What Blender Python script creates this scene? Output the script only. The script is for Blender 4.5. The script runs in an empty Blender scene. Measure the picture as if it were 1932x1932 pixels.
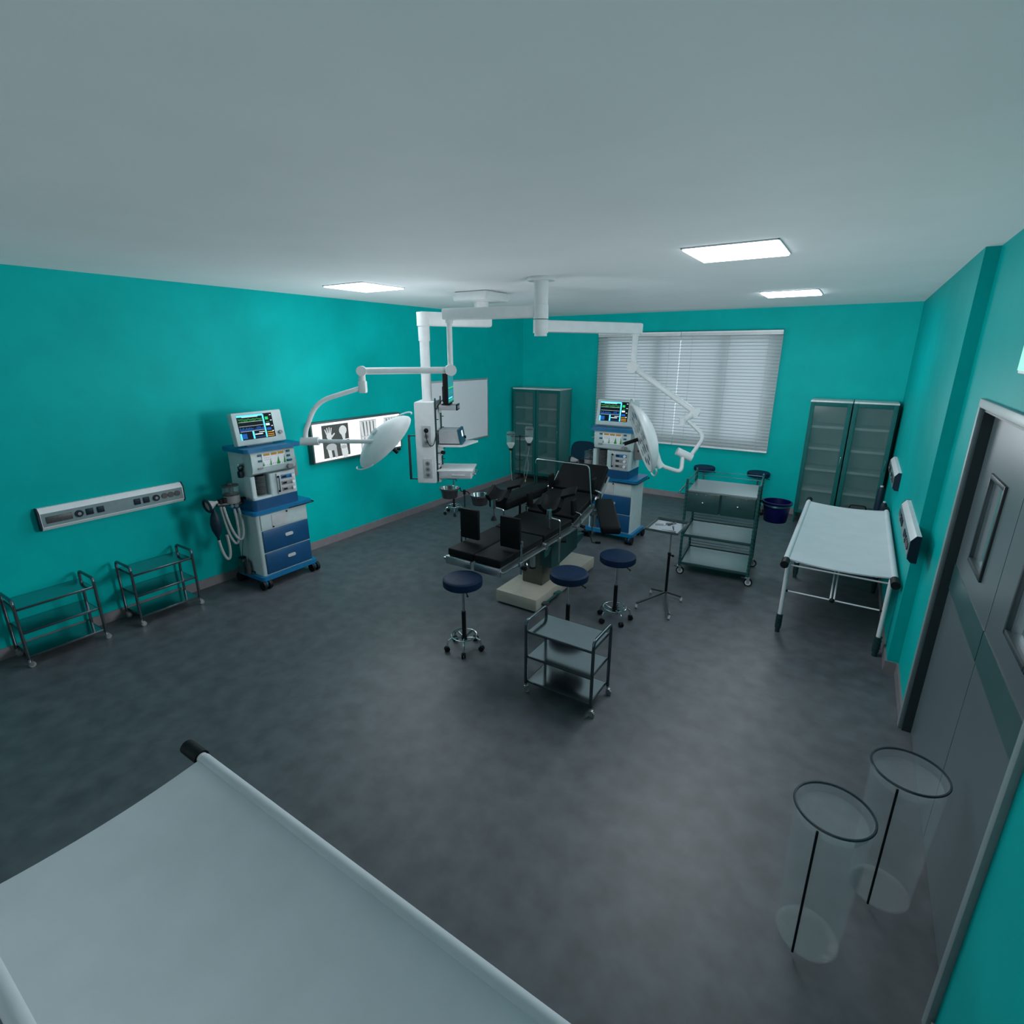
import bpy, bmesh, math, random
from mathutils import Vector, Matrix
random.seed(4)
S = bpy.context.scene
COL = S.collection
PI = math.pi
# ------------------------------------------------------------------ materials
def lin(c):
    c = c / 255.0
    return c / 12.92 if c <= 0.04045 else ((c + 0.055) / 1.055) ** 2.4
def rgb(r, g, b): return (lin(r), lin(g), lin(b), 1.0)
def mat(name, col, rough=0.5, metal=0.0, var=0.06, scale=14.0, bump=0.0, spec=0.5, coat=0.0, stretch=None, two=None, detail=4.0):
    m = bpy.data.materials.new(name); m.use_nodes = True
    nt = m.node_tree; N = nt.nodes; L = nt.links
    b = N['Principled BSDF']
    tc = N.new('ShaderNodeTexCoord'); mp = N.new('ShaderNodeMapping')
    if stretch: mp.inputs['Scale'].default_value = stretch
    L.new(tc.outputs['Object'], mp.inputs['Vector'])
    nz = N.new('ShaderNodeTexNoise'); nz.inputs['Scale'].default_value = scale; nz.inputs['Detail'].default_value = detail
    L.new(mp.outputs['Vector'], nz.inputs['Vector'])
    mx = N.new('ShaderNodeMix'); mx.data_type = 'RGBA'
    a = tuple(max(0.0, c * (1 - var)) for c in col[:3]) + (1,)
    c2 = two if two else tuple(min(1.0, c * (1 + var)) for c in col[:3]) + (1,)
    mx.inputs[6].default_value = a; mx.inputs[7].default_value = c2
    rp = N.new('ShaderNodeMapRange'); rp.inputs['From Min'].default_value = 0.32; rp.inputs['From Max'].default_value = 0.68
    L.new(nz.outputs['Fac'], rp.inputs['Value']); L.new(rp.outputs['Result'], mx.inputs[0])
    L.new(mx.outputs[2], b.inputs['Base Color'])
    b.inputs['Roughness'].default_value = rough; b.inputs['Metallic'].default_value = metal
    b.inputs['Specular IOR Level'].default_value = spec; b.inputs['Coat Weight'].default_value = coat
    if bump:
        bp = N.new('ShaderNodeBump'); bp.inputs['Strength'].default_value = bump; bp.inputs['Distance'].default_value = 0.01
        L.new(nz.outputs['Fac'], bp.inputs['Height']); L.new(bp.outputs['Normal'], b.inputs['Normal'])
    return m
def emit(name, col, strength, var=0.04):
    m = bpy.data.materials.new(name); m.use_nodes = True
    nt = m.node_tree; N = nt.nodes; L = nt.links
    b = N['Principled BSDF']
    b.inputs['Base Color'].default_value = (0.004, 0.004, 0.004, 1); b.inputs['Roughness'].default_value = 0.6; b.inputs['Specular IOR Level'].default_value = 0.1
    nz = N.new('ShaderNodeTexNoise'); nz.inputs['Scale'].default_value = 8
    mx = N.new('ShaderNodeMix'); mx.data_type = 'RGBA'
    mx.inputs[6].default_value = tuple(c * (1 - var) for c in col[:3]) + (1,); mx.inputs[7].default_value = col
    L.new(nz.outputs['Fac'], mx.inputs[0]); L.new(mx.outputs[2], b.inputs['Emission Color'])
    b.inputs['Emission Strength'].default_value = strength
    return m
def glassy(name, tint, alpha, rough=0.05):
    """thin sheet: mostly see-through with a glossy reflection"""
    m = bpy.data.materials.new(name); m.use_nodes = True
    nt = m.node_tree; N = nt.nodes; L = nt.links
    for n in list(N): N.remove(n)
    o = N.new('ShaderNodeOutputMaterial'); t = N.new('ShaderNodeBsdfTransparent'); p = N.new('ShaderNodeBsdfPrincipled')
    nz = N.new('ShaderNodeTexNoise'); nz.inputs['Scale'].default_value = 5
    mr = N.new('ShaderNodeMapRange'); mr.inputs['To Min'].default_value = alpha * 0.9; mr.inputs['To Max'].default_value = alpha * 1.1
    L.new(nz.outputs['Fac'], mr.inputs['Value'])
    t.inputs['Color'].default_value = (1, 1, 1, 1); p.inputs['Base Color'].default_value = tint; p.inputs['Roughness'].default_value = rough
    x = N.new('ShaderNodeMixShader'); L.new(mr.outputs['Result'], x.inputs[0]); L.new(t.outputs[0], x.inputs[1]); L.new(p.outputs[0], x.inputs[2])
    L.new(x.outputs[0], o.inputs['Surface'])
    return m
def slat_mat(name, col, tr):
    m = bpy.data.materials.new(name); m.use_nodes = True
    nt = m.node_tree; N = nt.nodes; L = nt.links
    for n in list(N): N.remove(n)
    o = N.new('ShaderNodeOutputMaterial'); d = N.new('ShaderNodeBsdfDiffuse'); t = N.new('ShaderNodeBsdfTranslucent')
    nz = N.new('ShaderNodeTexNoise'); nz.inputs['Scale'].default_value = 9
    mx = N.new('ShaderNodeMix'); mx.data_type = 'RGBA'; mx.inputs[6].default_value = tuple(c * .93 for c in col[:3]) + (1,); mx.inputs[7].default_value = col
    L.new(nz.outputs['Fac'], mx.inputs[0]); L.new(mx.outputs[2], d.inputs['Color']); L.new(mx.outputs[2], t.inputs['Color'])
    x = N.new('ShaderNodeMixShader'); x.inputs[0].default_value = tr
    L.new(d.outputs[0], x.inputs[1]); L.new(t.outputs[0], x.inputs[2]); L.new(x.outputs[0], o.inputs['Surface'])
    return m

TEAL = (0.0, 0.345, 0.335, 1)
M = {}
M['wall'] = mat('teal_wall_paint', TEAL, 0.5, var=0.05, scale=3.0, detail=8, spec=0.06)
M['ceil'] = mat('ceiling_paint', (0.80, 0.82, 0.83, 1), 0.8, var=0.02, scale=2.0, spec=0.2)
M['floor'] = mat('mottled_grey_floor', (0.068, 0.077, 0.087, 1), 0.5, var=0.24, scale=7.0, detail=9, spec=0.5, bump=0.02)
M['base'] = mat('grey_brown_baseboard', (0.17, 0.155, 0.165, 1), 0.5)
M['white'] = mat('white_enamel', (0.66, 0.68, 0.70, 1), 0.35, var=0.03)
M['lampwhite'] = mat('lamp_white', (0.76, 0.77, 0.78, 1), 0.4, var=0.03)
M['cream'] = mat('machine_white', (0.43, 0.52, 0.53, 1), 0.45, var=0.04)
M['blue'] = mat('machine_blue', (0.0, 0.13, 0.29, 1), 0.35, var=0.08)
M['navy'] = mat('machine_navy_drawer', (0.0, 0.055, 0.15, 1), 0.4, var=0.1, scale=5)
M['ltblue'] = mat('light_blue_edge', (0.03, 0.22, 0.42, 1), 0.35)
M['chrome'] = mat('chrome', (0.55, 0.62, 0.63, 1), 0.18, 1.0, var=0.04)
M['steel'] = mat('brushed_steel', (0.42, 0.46, 0.48, 1), 0.3, 0.9, var=0.08, stretch=(1, 20, 1))
M['tube'] = mat('grey_trolley_tube', (0.10, 0.125, 0.14, 1), 0.25, 0.85, var=0.08)
M['deck'] = mat('polished_trolley_deck', (0.27, 0.34, 0.345, 1), 0.34, 0.9, var=0.03)
M['shelf'] = mat('steel_shelf_sheet', (0.42, 0.46, 0.48, 1), 0.14, 1.0, var=0.03)
M['black'] = mat('black_rubber', (0.006, 0.0065, 0.008, 1), 0.55, var=0.2, spec=0.2)
M['vinyl'] = mat('black_vinyl_pad', (0.0055, 0.0065, 0.0078, 1), 0.6, var=0.15, scale=40, bump=0.03, spec=0.13)
M['stool'] = mat('navy_vinyl_seat', (0.005, 0.0185, 0.052, 1), 0.55, var=0.12, scale=30, spec=0.15)
M['tan'] = mat('tan_enamel', (0.42, 0.385, 0.33, 1), 0.45, var=0.05)
M['olive'] = mat('column_olive_steel', (0.10, 0.10, 0.085, 1), 0.35, 0.3, var=0.1)
M['dteal'] = mat('dark_teal_housing', (0.012, 0.05, 0.05, 1), 0.4, var=0.1)
M['tealmetal'] = mat('teal_grey_metal', (0.03, 0.13, 0.13, 1), 0.3, 0.5, var=0.1)
M['cabteal'] = mat('teal_cabinet_frame', (0.006, 0.09, 0.088, 1), 0.6, var=0.08, spec=0.15)
M['cabside'] = mat('cabinet_side_sheet', (0.10, 0.21, 0.21, 1), 0.35, 0.2, var=0.06)
M['cabin'] = mat('cabinet_inner_grey', (0.30, 0.31, 0.31, 1), 0.5, var=0.05, stretch=(12, 12, 0.3))
M['cabtop'] = mat('cabinet_top_pale', (0.55, 0.57, 0.57, 1), 0.4)
M['grey'] = mat('mid_grey_plastic', (0.22, 0.22, 0.225, 1), 0.45)
M['ltgrey'] = mat('light_grey_plastic', (0.45, 0.46, 0.48, 1), 0.45)
M['dkgrey'] = mat('dark_grey_metal', (0.055, 0.06, 0.065, 1), 0.35, 0.4)
M['doorgrey'] = mat('door_grey_laminate', (0.085, 0.115, 0.125, 1), 0.35, var=0.05, scale=4)
M['doorframe'] = mat('dark_door_jamb', (0.02, 0.035, 0.04, 1), 0.45)
M['doortrim'] = mat('pale_door_trim', (0.20, 0.26, 0.27, 1), 0.4)
M['doorband'] = mat('door_band_teal', (0.03, 0.085, 0.088, 1), 0.3)
M['hose'] = mat('grey_hose', (0.30, 0.31, 0.31, 1), 0.5)
M['yellow'] = mat('yellow_cap', (0.45, 0.36, 0.04, 1), 0.4)
M['sheet'] = mat('white_stretcher_cloth', (0.50, 0.54, 0.57, 1), 0.7, var=0.03, scale=6)
M['foot'] = mat('dark_teal_rubber_foot', (0.006, 0.03, 0.033, 1), 0.45)
M['bucket'] = mat('navy_plastic_bucket', (0.002, 0.003, 0.055, 1), 0.45, spec=0.2)
M['bowl'] = mat('steel_bowl_outside', (0.10, 0.10, 0.105, 1), 0.25, 0.7, var=0.12)
M['bowlin'] = mat('steel_bowl_inside', (0.35, 0.45, 0.45, 1), 0.15, 1.0)
M['panel'] = mat('wall_unit_face', (0.15, 0.22, 0.23, 1), 0.4)
M['socket'] = mat('dark_blue_socket', (0.005, 0.018, 0.032, 1), 0.5, spec=0.2)
M['brown'] = mat('brown_outlet_strip', (0.05, 0.05, 0.055, 1), 0.45, var=0.3, scale=60)
M['glass'] = glassy('cabinet_glass', (0.06, 0.16, 0.16, 1), 0.38, 0.12)
M['pane'] = glassy('window_glass', (0.6, 0.7, 0.7, 1), 0.12)
M['clear'] = glassy('clear_plastic', (0.62, 0.70, 0.72, 1), 0.08)
M['clearrim'] = mat('dark_bin_rim', (0.02, 0.035, 0.045, 1), 0.3)
M['liquid'] = glassy('clear_fluid', (0.65, 0.68, 0.68, 1), 0.55)
M['slat'] = slat_mat('white_blind_slat', (0.60, 0.63, 0.65, 1), 0.5)
M['slatshade'] = mat('slat_gap_shade', (0.20, 0.29, 0.29, 1), 0.5)  # shadow line between slats, put into the colour
M['rail'] = mat('blind_headrail', (0.50, 0.51, 0.52, 1), 0.4)
M['panelframe'] = mat('light_frame_white', (0.7, 0.72, 0.75, 1), 0.5)
M['chair'] = mat('dark_blue_upholstery', (0.003, 0.028, 0.055, 1), 0.7, spec=0.15)
M['board'] = mat('whiteboard_surface', (0.62, 0.65, 0.68, 1), 0.3, var=0.01)
M['boardframe'] = mat('aluminium_frame', (0.42, 0.50, 0.52, 1), 0.35, 0.6)
M['xframe'] = mat('viewer_grey_case', (0.06, 0.085, 0.085, 1), 0.45)
M['bolt'] = mat('dark_bolt', (0.02, 0.02, 0.02, 1), 0.4, 0.5)
M['lens'] = mat('lamp_lens_glass', (0.30, 0.33, 0.35, 1), 0.12, 0.2)
# light giving
M['diffuser'] = emit('ceiling_panel_diffuser', (0.86, 0.94, 1.0, 1), 7.0)
M['diffuser_far'] = emit('ceiling_panel_diffuser_far', (0.86, 0.94, 1.0, 1), 17.0)
M['xglow'] = emit('viewer_glow', (0.86, 0.93, 1.0, 1), 1.25)
M['exitglow'] = emit('exit_sign_glow', (0.28, 0.95, 0.62, 1), 1.1)
M['film'] = emit('film_dark', (0.10, 0.12, 0.12, 1), 0.5)
M['filmmid'] = emit('film_grey', (0.38, 0.42, 0.44, 1), 0.9)
M['bone'] = emit('film_bone', (0.62, 0.68, 0.70, 1), 0.85)
M['scrblack'] = emit('screen_black', (0.0, 0.004, 0.008, 1), 1.0)
M['scrcyan'] = emit('screen_cyan', (0.10, 0.68, 1.0, 1), 1.2)
M['scrwhite'] = emit('screen_white', (0.75, 0.9, 0.95, 1), 0.9)
M['scrblue'] = emit('screen_blue', (0.01, 0.10, 0.40, 1), 0.9)
M['scrgreen'] = emit('screen_green', (0.02, 0.20, 0.05, 1), 0.9)
M['scrbright'] = emit('screen_bright_green', (0.02, 0.65, 0.18, 1), 0.9)
M['scrteal'] = emit('screen_teal', (0.02, 0.30, 0.32, 1), 0.8)
M['scrorange'] = emit('screen_orange', (0.75, 0.38, 0.06, 1), 0.7)
M['scrmon'] = emit('screen_monitor_base', (0.03, 0.20, 0.25, 1), 0.9)
M['chartwhite'] = mat('printed_chart_white', (0.78, 0.78, 0.82, 1), 0.4, var=0.02)
M['chartorange'] = mat('printed_chart_orange', (0.55, 0.25, 0.02, 1), 0.4)
M['chartgreen'] = mat('printed_chart_green', (0.01, 0.30, 0.03, 1), 0.4)
M['btn'] = mat('blue_button', (0.006, 0.09, 0.15, 1), 0.4)

# ------------------------------------------------------------------ mesh builder
def frame(z, up=(0, 0, 1)):
    z = Vector(z).normalized(); up = Vector(up)
    if abs(z.dot(up)) > 0.98: up = Vector((0, 1, 0))
    x = up.cross(z).normalized(); y = z.cross(x)
    return Matrix((x, y, z)).transposed()
class MB:
    def __init__(s): s.v = []; s.f = []; s.m = []; s.mats = []
    def mi(s, m):
        if m not in s.mats: s.mats.append(m)
        return s.mats.index(m)
    def add(s, vs, fs, m):
        o = len(s.v); s.v += [Vector(p) for p in vs]; k = s.mi(m)
        for f in fs: s.f.append([i + o for i in f]); s.m.append(k)
        return s
    def box(s, c, sz, m, R=None, bev=0.0, seg=2):
        bm = bmesh.new(); bmesh.ops.create_cube(bm, size=1)
        for v in bm.verts: v.co = Vector((v.co.x * sz[0], v.co.y * sz[1], v.co.z * sz[2]))
        if bev > 0:
            bmesh.ops.bevel(bm, geom=list(bm.edges), offset=min(bev, min(sz) * 0.49), segments=seg, affect='EDGES', profile=0.5)
        bm.verts.index_update()
        c = Vector(c)
        vs = [(R @ v.co if R else v.co) + c for v in bm.verts]
        s.add(vs, [[v.index for v in f.verts] for f in bm.faces], m); bm.free(); return s
    def bar(s, p0, p1, w, h, m, up=(0, 0, 1), bev=0.0):
        p0 = Vector(p0); p1 = Vector(p1); d = p1 - p0
        return s.box((p0 + p1) / 2, (w, h, d.length), m, frame(d, up), bev)
    def cyl(s, p0, p1, r, m, r1=None, n=16, cap=True):
        p0 = Vector(p0); p1 = Vector(p1); R = frame(p1 - p0); r1 = r if r1 is None else r1
        vs = []
        for p, q in ((p0, r), (p1, r1)):
            for i in range(n):
                a = 2 * PI * i / n; vs.append(p + R @ Vector((q * math.cos(a), q * math.sin(a), 0)))
        fs = [[i, (i + 1) % n, n + (i + 1) % n, n + i] for i in range(n)]
        if cap: fs += [list(range(n - 1, -1, -1)), list(range(n, 2 * n))]
        return s.add(vs, fs, m)
    def lathe(s, prof, m, M4=None, n=28, closed=False):
        vs = []; fs = []
        for r, z in prof:
            for i in range(n):
                a = 2 * PI * i / n; p = Vector((max(r, 1e-4) * math.cos(a), max(r, 1e-4) * math.sin(a), z))
                vs.append(M4 @ p if M4 else p)
        K = len(prof)
        for k in range(K if closed else K - 1):
            k2 = (k + 1) % K
            for i in range(n):
                j = (i + 1) % n; fs.append([k * n + i, k * n + j, k2 * n + j, k2 * n + i])
        return s.add(vs, fs, m)
    def tube(s, pts, r, m, n=8, closed=False, rr=None):
        pts = [Vector(p) for p in pts]; K = len(pts); vs = []; fs = []; R = None
        for k in range(K):
            if closed: d = pts[(k + 1) % K] - pts[k - 1]
            else: d = pts[min(k + 1, K - 1)] - pts[max(k - 1, 0)]
            d.normalize()
            if R is None: R = frame(d)
            else:
                x = R.col[0]; x = (x - d * x.dot(d)).normalized(); y = d.cross(x); R = Matrix((x, y, d)).transposed()
            q = rr[k] if rr else r
            for i in range(n):
                a = 2 * PI * i / n; vs.append(pts[k] + R @ Vector((q * math.cos(a), q * math.sin(a), 0)))
        for k in range(K if closed else K - 1):
            a = k * n; b = ((k + 1) % K) * n
            for i in range(n): j = (i + 1) % n; fs.append([a + i, a + j, b + j, b + i])
        if not closed: fs += [list(range(n - 1, -1, -1)), [(K - 1) * n + i for i in range(n)]]
        return s.add(vs, fs, m)
    def ball(s, c, r, m, sc=(1, 1, 1), n=16, R=None):
        c = Vector(c); vs = []; fs = []; h = n // 2
        for k in range(h + 1):
            t = PI * k / h
            for i in range(n):
                a = 2 * PI * i / n
                p = Vector((r * sc[0] * math.sin(t) * math.cos(a), r * sc[1] * math.sin(t) * math.sin(a), r * sc[2] * math.cos(t)))
                if k in (0, h): p = Vector((1e-4 * math.cos(a), 1e-4 * math.sin(a), p.z))
                vs.append(c + (R @ p if R else p))
        for k in range(h):
            for i in range(n): j = (i + 1) % n; fs.append([k * n + i, (k + 1) * n + i, (k + 1) * n + j, k * n + j])
        return s.add(vs, fs, m)
    def prism(s, poly, h0, h1, m, M4=None):
        """polygon in local XY pushed from h0 to h1 along local Z"""
        n = len(poly); vs = [Vector((x, y, h0)) for x, y in poly] + [Vector((x, y, h1)) for x, y in poly]
        if M4: vs = [M4 @ v for v in vs]
        fs = [[i, (i + 1) % n, n + (i + 1) % n, n + i] for i in range(n)] + [list(range(n - 1, -1, -1)), list(range(n, 2 * n))]
        return s.add(vs, fs, m)
    def build(s, name, parent=None, world=False, sharp=0.7, **tags):
        me = bpy.data.meshes.new(name)
        vs = s.v
        if world and parent is not None:
            I = WM[parent.name].inverted(); vs = [I @ v for v in vs]
        me.from_pydata([tuple(v) for v in vs], [], s.f)
        for m in s.mats: me.materials.append(m)
        for p, k in zip(me.polygons, s.m): p.material_index = k; p.use_smooth = True
        bm = bmesh.new(); bm.from_mesh(me); bmesh.ops.recalc_face_normals(bm, faces=bm.faces); bm.to_mesh(me); bm.free()
        me.set_sharp_from_angle(angle=sharp)
        o = bpy.data.objects.new(name, me); COL.objects.link(o)
        if parent is not None: o.parent = parent; WM[o.name] = WM[parent.name]
        else: WM[o.name] = Matrix.Identity(4)
        for k, v in tags.items(): o[k] = v
        return o
WM = {}
def thing(name, label, cat, loc=(0, 0, 0), rz=0.0, group=None):
    o = bpy.data.objects.new(name, None); COL.objects.link(o); o.empty_display_size = 0.1
    o.location = loc; o.rotation_euler = (0, 0, rz); o['label'] = label; o['category'] = cat
    if group: o['group'] = group
    WM[o.name] = Matrix.Translation(loc) @ Matrix.Rotation(rz, 4, 'Z')
    return o
def tag(o, label, cat, group=None):
    o['label'] = label; o['category'] = cat
    if group: o['group'] = group
    return o
def dup(root, loc, rz, label, group=None):
    r = root.copy(); COL.objects.link(r); r.location = loc; r.rotation_euler = (0, 0, rz); r['label'] = label
    if group: r['group'] = group
    WM[r.name] = Matrix.Translation(loc) @ Matrix.Rotation(rz, 4, 'Z')
    for ch in list(root.children):
        c = ch.copy(); COL.objects.link(c); c.parent = r
        for g in ch.children:
            d = g.copy(); COL.objects.link(d); d.parent = c
    return r
def struct(name, mb, **k):
    o = mb.build(name, **k); o['kind'] = 'structure'; return o
def fillet(pts, rad, n=5):
    pts = [Vector(p) for p in pts]; out = [pts[0]]
    for a, b, c in zip(pts, pts[1:], pts[2:]):
        u = (a - b); w = (c - b); r = min(rad, u.length * .48, w.length * .48)
        p = b + u.normalized() * r; q = b + w.normalized() * r
        for i in range(n + 1):
            t = i / n; out.append(p * (1 - t) ** 2 + b * 2 * t * (1 - t) + q * t * t)
    out.append(pts[-1]); return out
def bez(p0, p1, p2, p3, n=14):
    p0, p1, p2, p3 = map(Vector, (p0, p1, p2, p3))
    return [p0 * (1 - t) ** 3 + p1 * 3 * t * (1 - t) ** 2 + p2 * 3 * t * t * (1 - t) + p3 * t ** 3 for t in [i / n for i in range(n + 1)]]
def rotx(a): return Matrix.Rotation(a, 3, 'X')
def roty(a): return Matrix.Rotation(a, 3, 'Y')
def rotz(a): return Matrix.Rotation(a, 3, 'Z')

# ------------------------------------------------------------------ camera
F_PX, CAM_YAW, PITCH, ROLL, CAMH = 986.05, 0.575448, 0.296160, 0.000531, 2.53529
f = Vector((-math.sin(CAM_YAW) * math.cos(PITCH), math.cos(CAM_YAW) * math.cos(PITCH), -math.sin(PITCH)))
r = Vector((math.cos(CAM_YAW), math.sin(CAM_YAW), 0)); u = r.cross(f)
r2 = r * math.cos(ROLL) + u * math.sin(ROLL); u2 = -r * math.sin(ROLL) + u * math.cos(ROLL)
cd = bpy.data.cameras.new('camera'); cam = bpy.data.objects.new('camera', cd); COL.objects.link(cam)
cd.sensor_width = 36.0; cd.lens = 36.0 * F_PX / 1932.0; cd.clip_start = 0.02; cd.clip_end = 100
cam.matrix_world = Matrix.Translation((0, 0, CAMH)) @ Matrix((r2, u2, -f)).transposed().to_4x4()
S.camera = cam

# ------------------------------------------------------------------ room
XL, XR, XN, YB, YF, H = -5.827, 0.546, 0.627, 9.387, -1.3, 3.2
YS = 4.86                       # where the right wall steps back
def slab(x0, x1, y0, y1, z0, z1, m, mb=None):
    mb = mb or MB(); return mb.box(((x0 + x1) / 2, (y0 + y1) / 2, (z0 + z1) / 2), (x1 - x0, y1 - y0, z1 - z0), m)
T = 0.18
struct('floor', slab(XL - T, 2.1, YF - T, YB + T, -0.1, 0.0, M['floor']))
struct('ceiling', slab(XL - T, XR + 0.4, YF - T, YB + T, H, H + 0.1, M['ceil']))
struct('wall_left', slab(XL - T, XL, YF - T, YB + T, 0, H, M['wall']))
struct('wall_front', slab(XL, XN + T, YF - T, YF, 0, H, M['ceil']))
WX0, WX1, WZ0, WZ1 = -4.02, -1.22, 1.08, 2.80
wb = MB(); slab(XL, WX0, YB, YB + T, 0, H, M['wall'], wb); slab(WX1, XR + 0.4, YB, YB + T, 0, H, M['wall'], wb)
slab(WX0, WX1, YB, YB + T, 0, WZ0, M['wall'], wb); slab(WX0, WX1, YB, YB + T, WZ1, H, M['wall'], wb)
struct('wall_back', wb)
DY0, DY1, DZ = 2.05, 4.09, 2.24
TR = 0.11
wr = MB(); slab(XR, XR + 0.19, YS, YB, 0, H, M['wall'], wr)
slab(XN, XN + TR, DY1, YS, 0, H, M['wall'], wr); slab(XN, XN + TR, YF, DY0, 0, H, M['wall'], wr); slab(XN, XN + TR, DY0, DY1, DZ, H, M['wall'], wr)
struct('wall_right', wr)
# corridor seen through the door glass
wc = MB(); slab(1.92, 2.1, 0.6, 6.6, 0, 2.6, M['wall'], wc); slab(XR + 0.41, 2.1, 6.6, 6.75, 0, 2.6, M['wall'], wc); struct('wall_corridor', wc)
BH, BT = 0.1, 0.014
struct('baseboard_left', slab(XL, XL + BT, YF, YB, 0, BH, M['base']))
struct('baseboard_back', slab(XL + BT, XR, YB - BT, YB, 0, BH, M['base']))
bb = MB(); slab(XR - BT, XR, YS - BT, YB - BT, 0, BH, M['base'], bb); slab(XR, XN, YS - BT, YS, 0, BH, M['base'], bb)
slab(XN - BT, XN, DY1 + 0.06, YS - BT, 0, BH, M['base'], bb); slab(XN - BT, XN, YF, DY0 - 0.06, 0, BH, M['base'], bb)
struct('baseboard_right', bb)
# window
wf = MB(); fw = 0.06
for x in (WX0 + fw / 2, WX1 - fw / 2): wf.box((x, YB + 0.06, (WZ0 + WZ1) / 2), (fw, 0.08, WZ1 - WZ0), M['white'], bev=0.006)
for z in (WZ0 + fw / 2, WZ1 - fw / 2): wf.box(((WX0 + WX1) / 2, YB + 0.06, z), (WX1 - WX0 - 2 * fw, 0.08, fw), M['white'], bev=0.006)
for x in (-3.05, -1.96): wf.box((x, YB + 0.06, (WZ0 + WZ1) / 2), (0.13, 0.08, WZ1 - WZ0 - 2 * fw), M['white'], bev=0.006)
win = struct('window_1', wf)
MB().box(((WX0 + WX1) / 2, YB + 0.075, (WZ0 + WZ1) / 2), (WX1 - WX0 - 2 * fw, 0.008, WZ1 - WZ0 - 2 * fw), M['pane']).build('window_pane', win)
# door: trim, jamb and two leaves
XD = 0.68
dt = MB(); tw = 0.05
dt.box((XN - 0.01, DY1 + tw / 2 - .01, DZ / 2), (0.025, tw, DZ), M['doortrim'], bev=0.004)
dt.box((XN - 0.01, DY0 - tw / 2 + .01, DZ / 2), (0.025, tw, DZ), M['doortrim'], bev=0.004)
dt.box((XN - 0.01, (DY0 + DY1) / 2, DZ + tw / 2 - .01), (0.025, DY1 - DY0 + 2 * tw - .02, tw), M['doortrim'], bev=0.004)
door = struct('door_1', dt)
jb = MB(); jt = 0.03
jb.box((XN + TR / 2, DY1 - jt / 2, DZ / 2), (TR, jt, DZ), M['doorframe']); jb.box((XN + TR / 2, DY0 + jt / 2, DZ / 2), (TR, jt, DZ), M['doorframe'])
jb.box((XN + TR / 2, (DY0 + DY1) / 2, DZ - jt / 2), (TR, DY1 - DY0 - 2 * jt, jt), M['doorframe']); jb.build('door_jamb', door)
YM = 3.07
for y0, y1, wy0, wy1 in ((YM + .004, DY1 - jt, 3.38, 3.72), (DY0 + jt, YM - .004, 2.42, 2.76)):
    lf = MB(); x0, x1 = XD, XD + 0.045; z0, z1 = 0.006, DZ - jt - .003; wz0, wz1 = 1.42, 1.90
    slab(x0, x1, y0, wy0, z0, z1, M['doorgrey'], lf); slab(x0, x1, wy1, y1, z0, z1, M['doorgrey'], lf)
    slab(x0, x1, wy0, wy1, z0, wz0, M['doorgrey'], lf); slab(x0, x1, wy0, wy1, wz1, z1, M['doorgrey'], lf)
    leaf = lf.build('door_leaf', door)
    slab(x0 - .004, x0 + .001, y0 + .002, y1 - .002, 1.105, 1.27, M['doorband'], MB()).build('push_band', leaf)
    wfm = MB()
    for y in (wy0, wy1): wfm.box((x0 - .002, y, (wz0 + wz1) / 2), (0.02, 0.026, wz1 - wz0 + .026), M['doorframe'], bev=.003)
    for z in (wz0, wz1): wfm.box((x0 - .002, (wy0 + wy1) / 2, z), (0.02, wy1 - wy0, 0.026), M['doorframe'], bev=.003)
    wfm.build('window_bead', leaf)
    slab(x0 + .018, x0 + .024, wy0, wy1, wz0, wz1, M['pane'], MB()).build('vision_glass', leaf)

# ------------------------------------------------------------------ ceiling light panels
def panel_light(x, y, label, dm='diffuser'):
    t = thing('ceiling_light', label, 'ceiling light', (x, y, H), 0, 'ceiling light panels')
    fr = MB(); s = 0.30
    for k in range(4):
        R = rotz(k * PI / 2); fr.box(R @ Vector((0, s - .006, -.004)), (2 * s, .012, .008), M['panelframe'], R, bev=.002)
    fr.build('panel_frame', t)
    MB().box((0, 0, -.009), (2 * s - .025, 2 * s - .025, .016), M[dm]).build('diffuser', t)
    return t
panel_light(-0.85, 4.13, 'large glowing square ceiling panel nearest the camera, right of the lamp column')
panel_light(-0.84, 7.28, 'glowing square ceiling panel farthest away, above the right window blind', 'diffuser_far')
panel_light(-4.56, 4.16, 'glowing square ceiling panel on the left, near the left teal wall')

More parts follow.
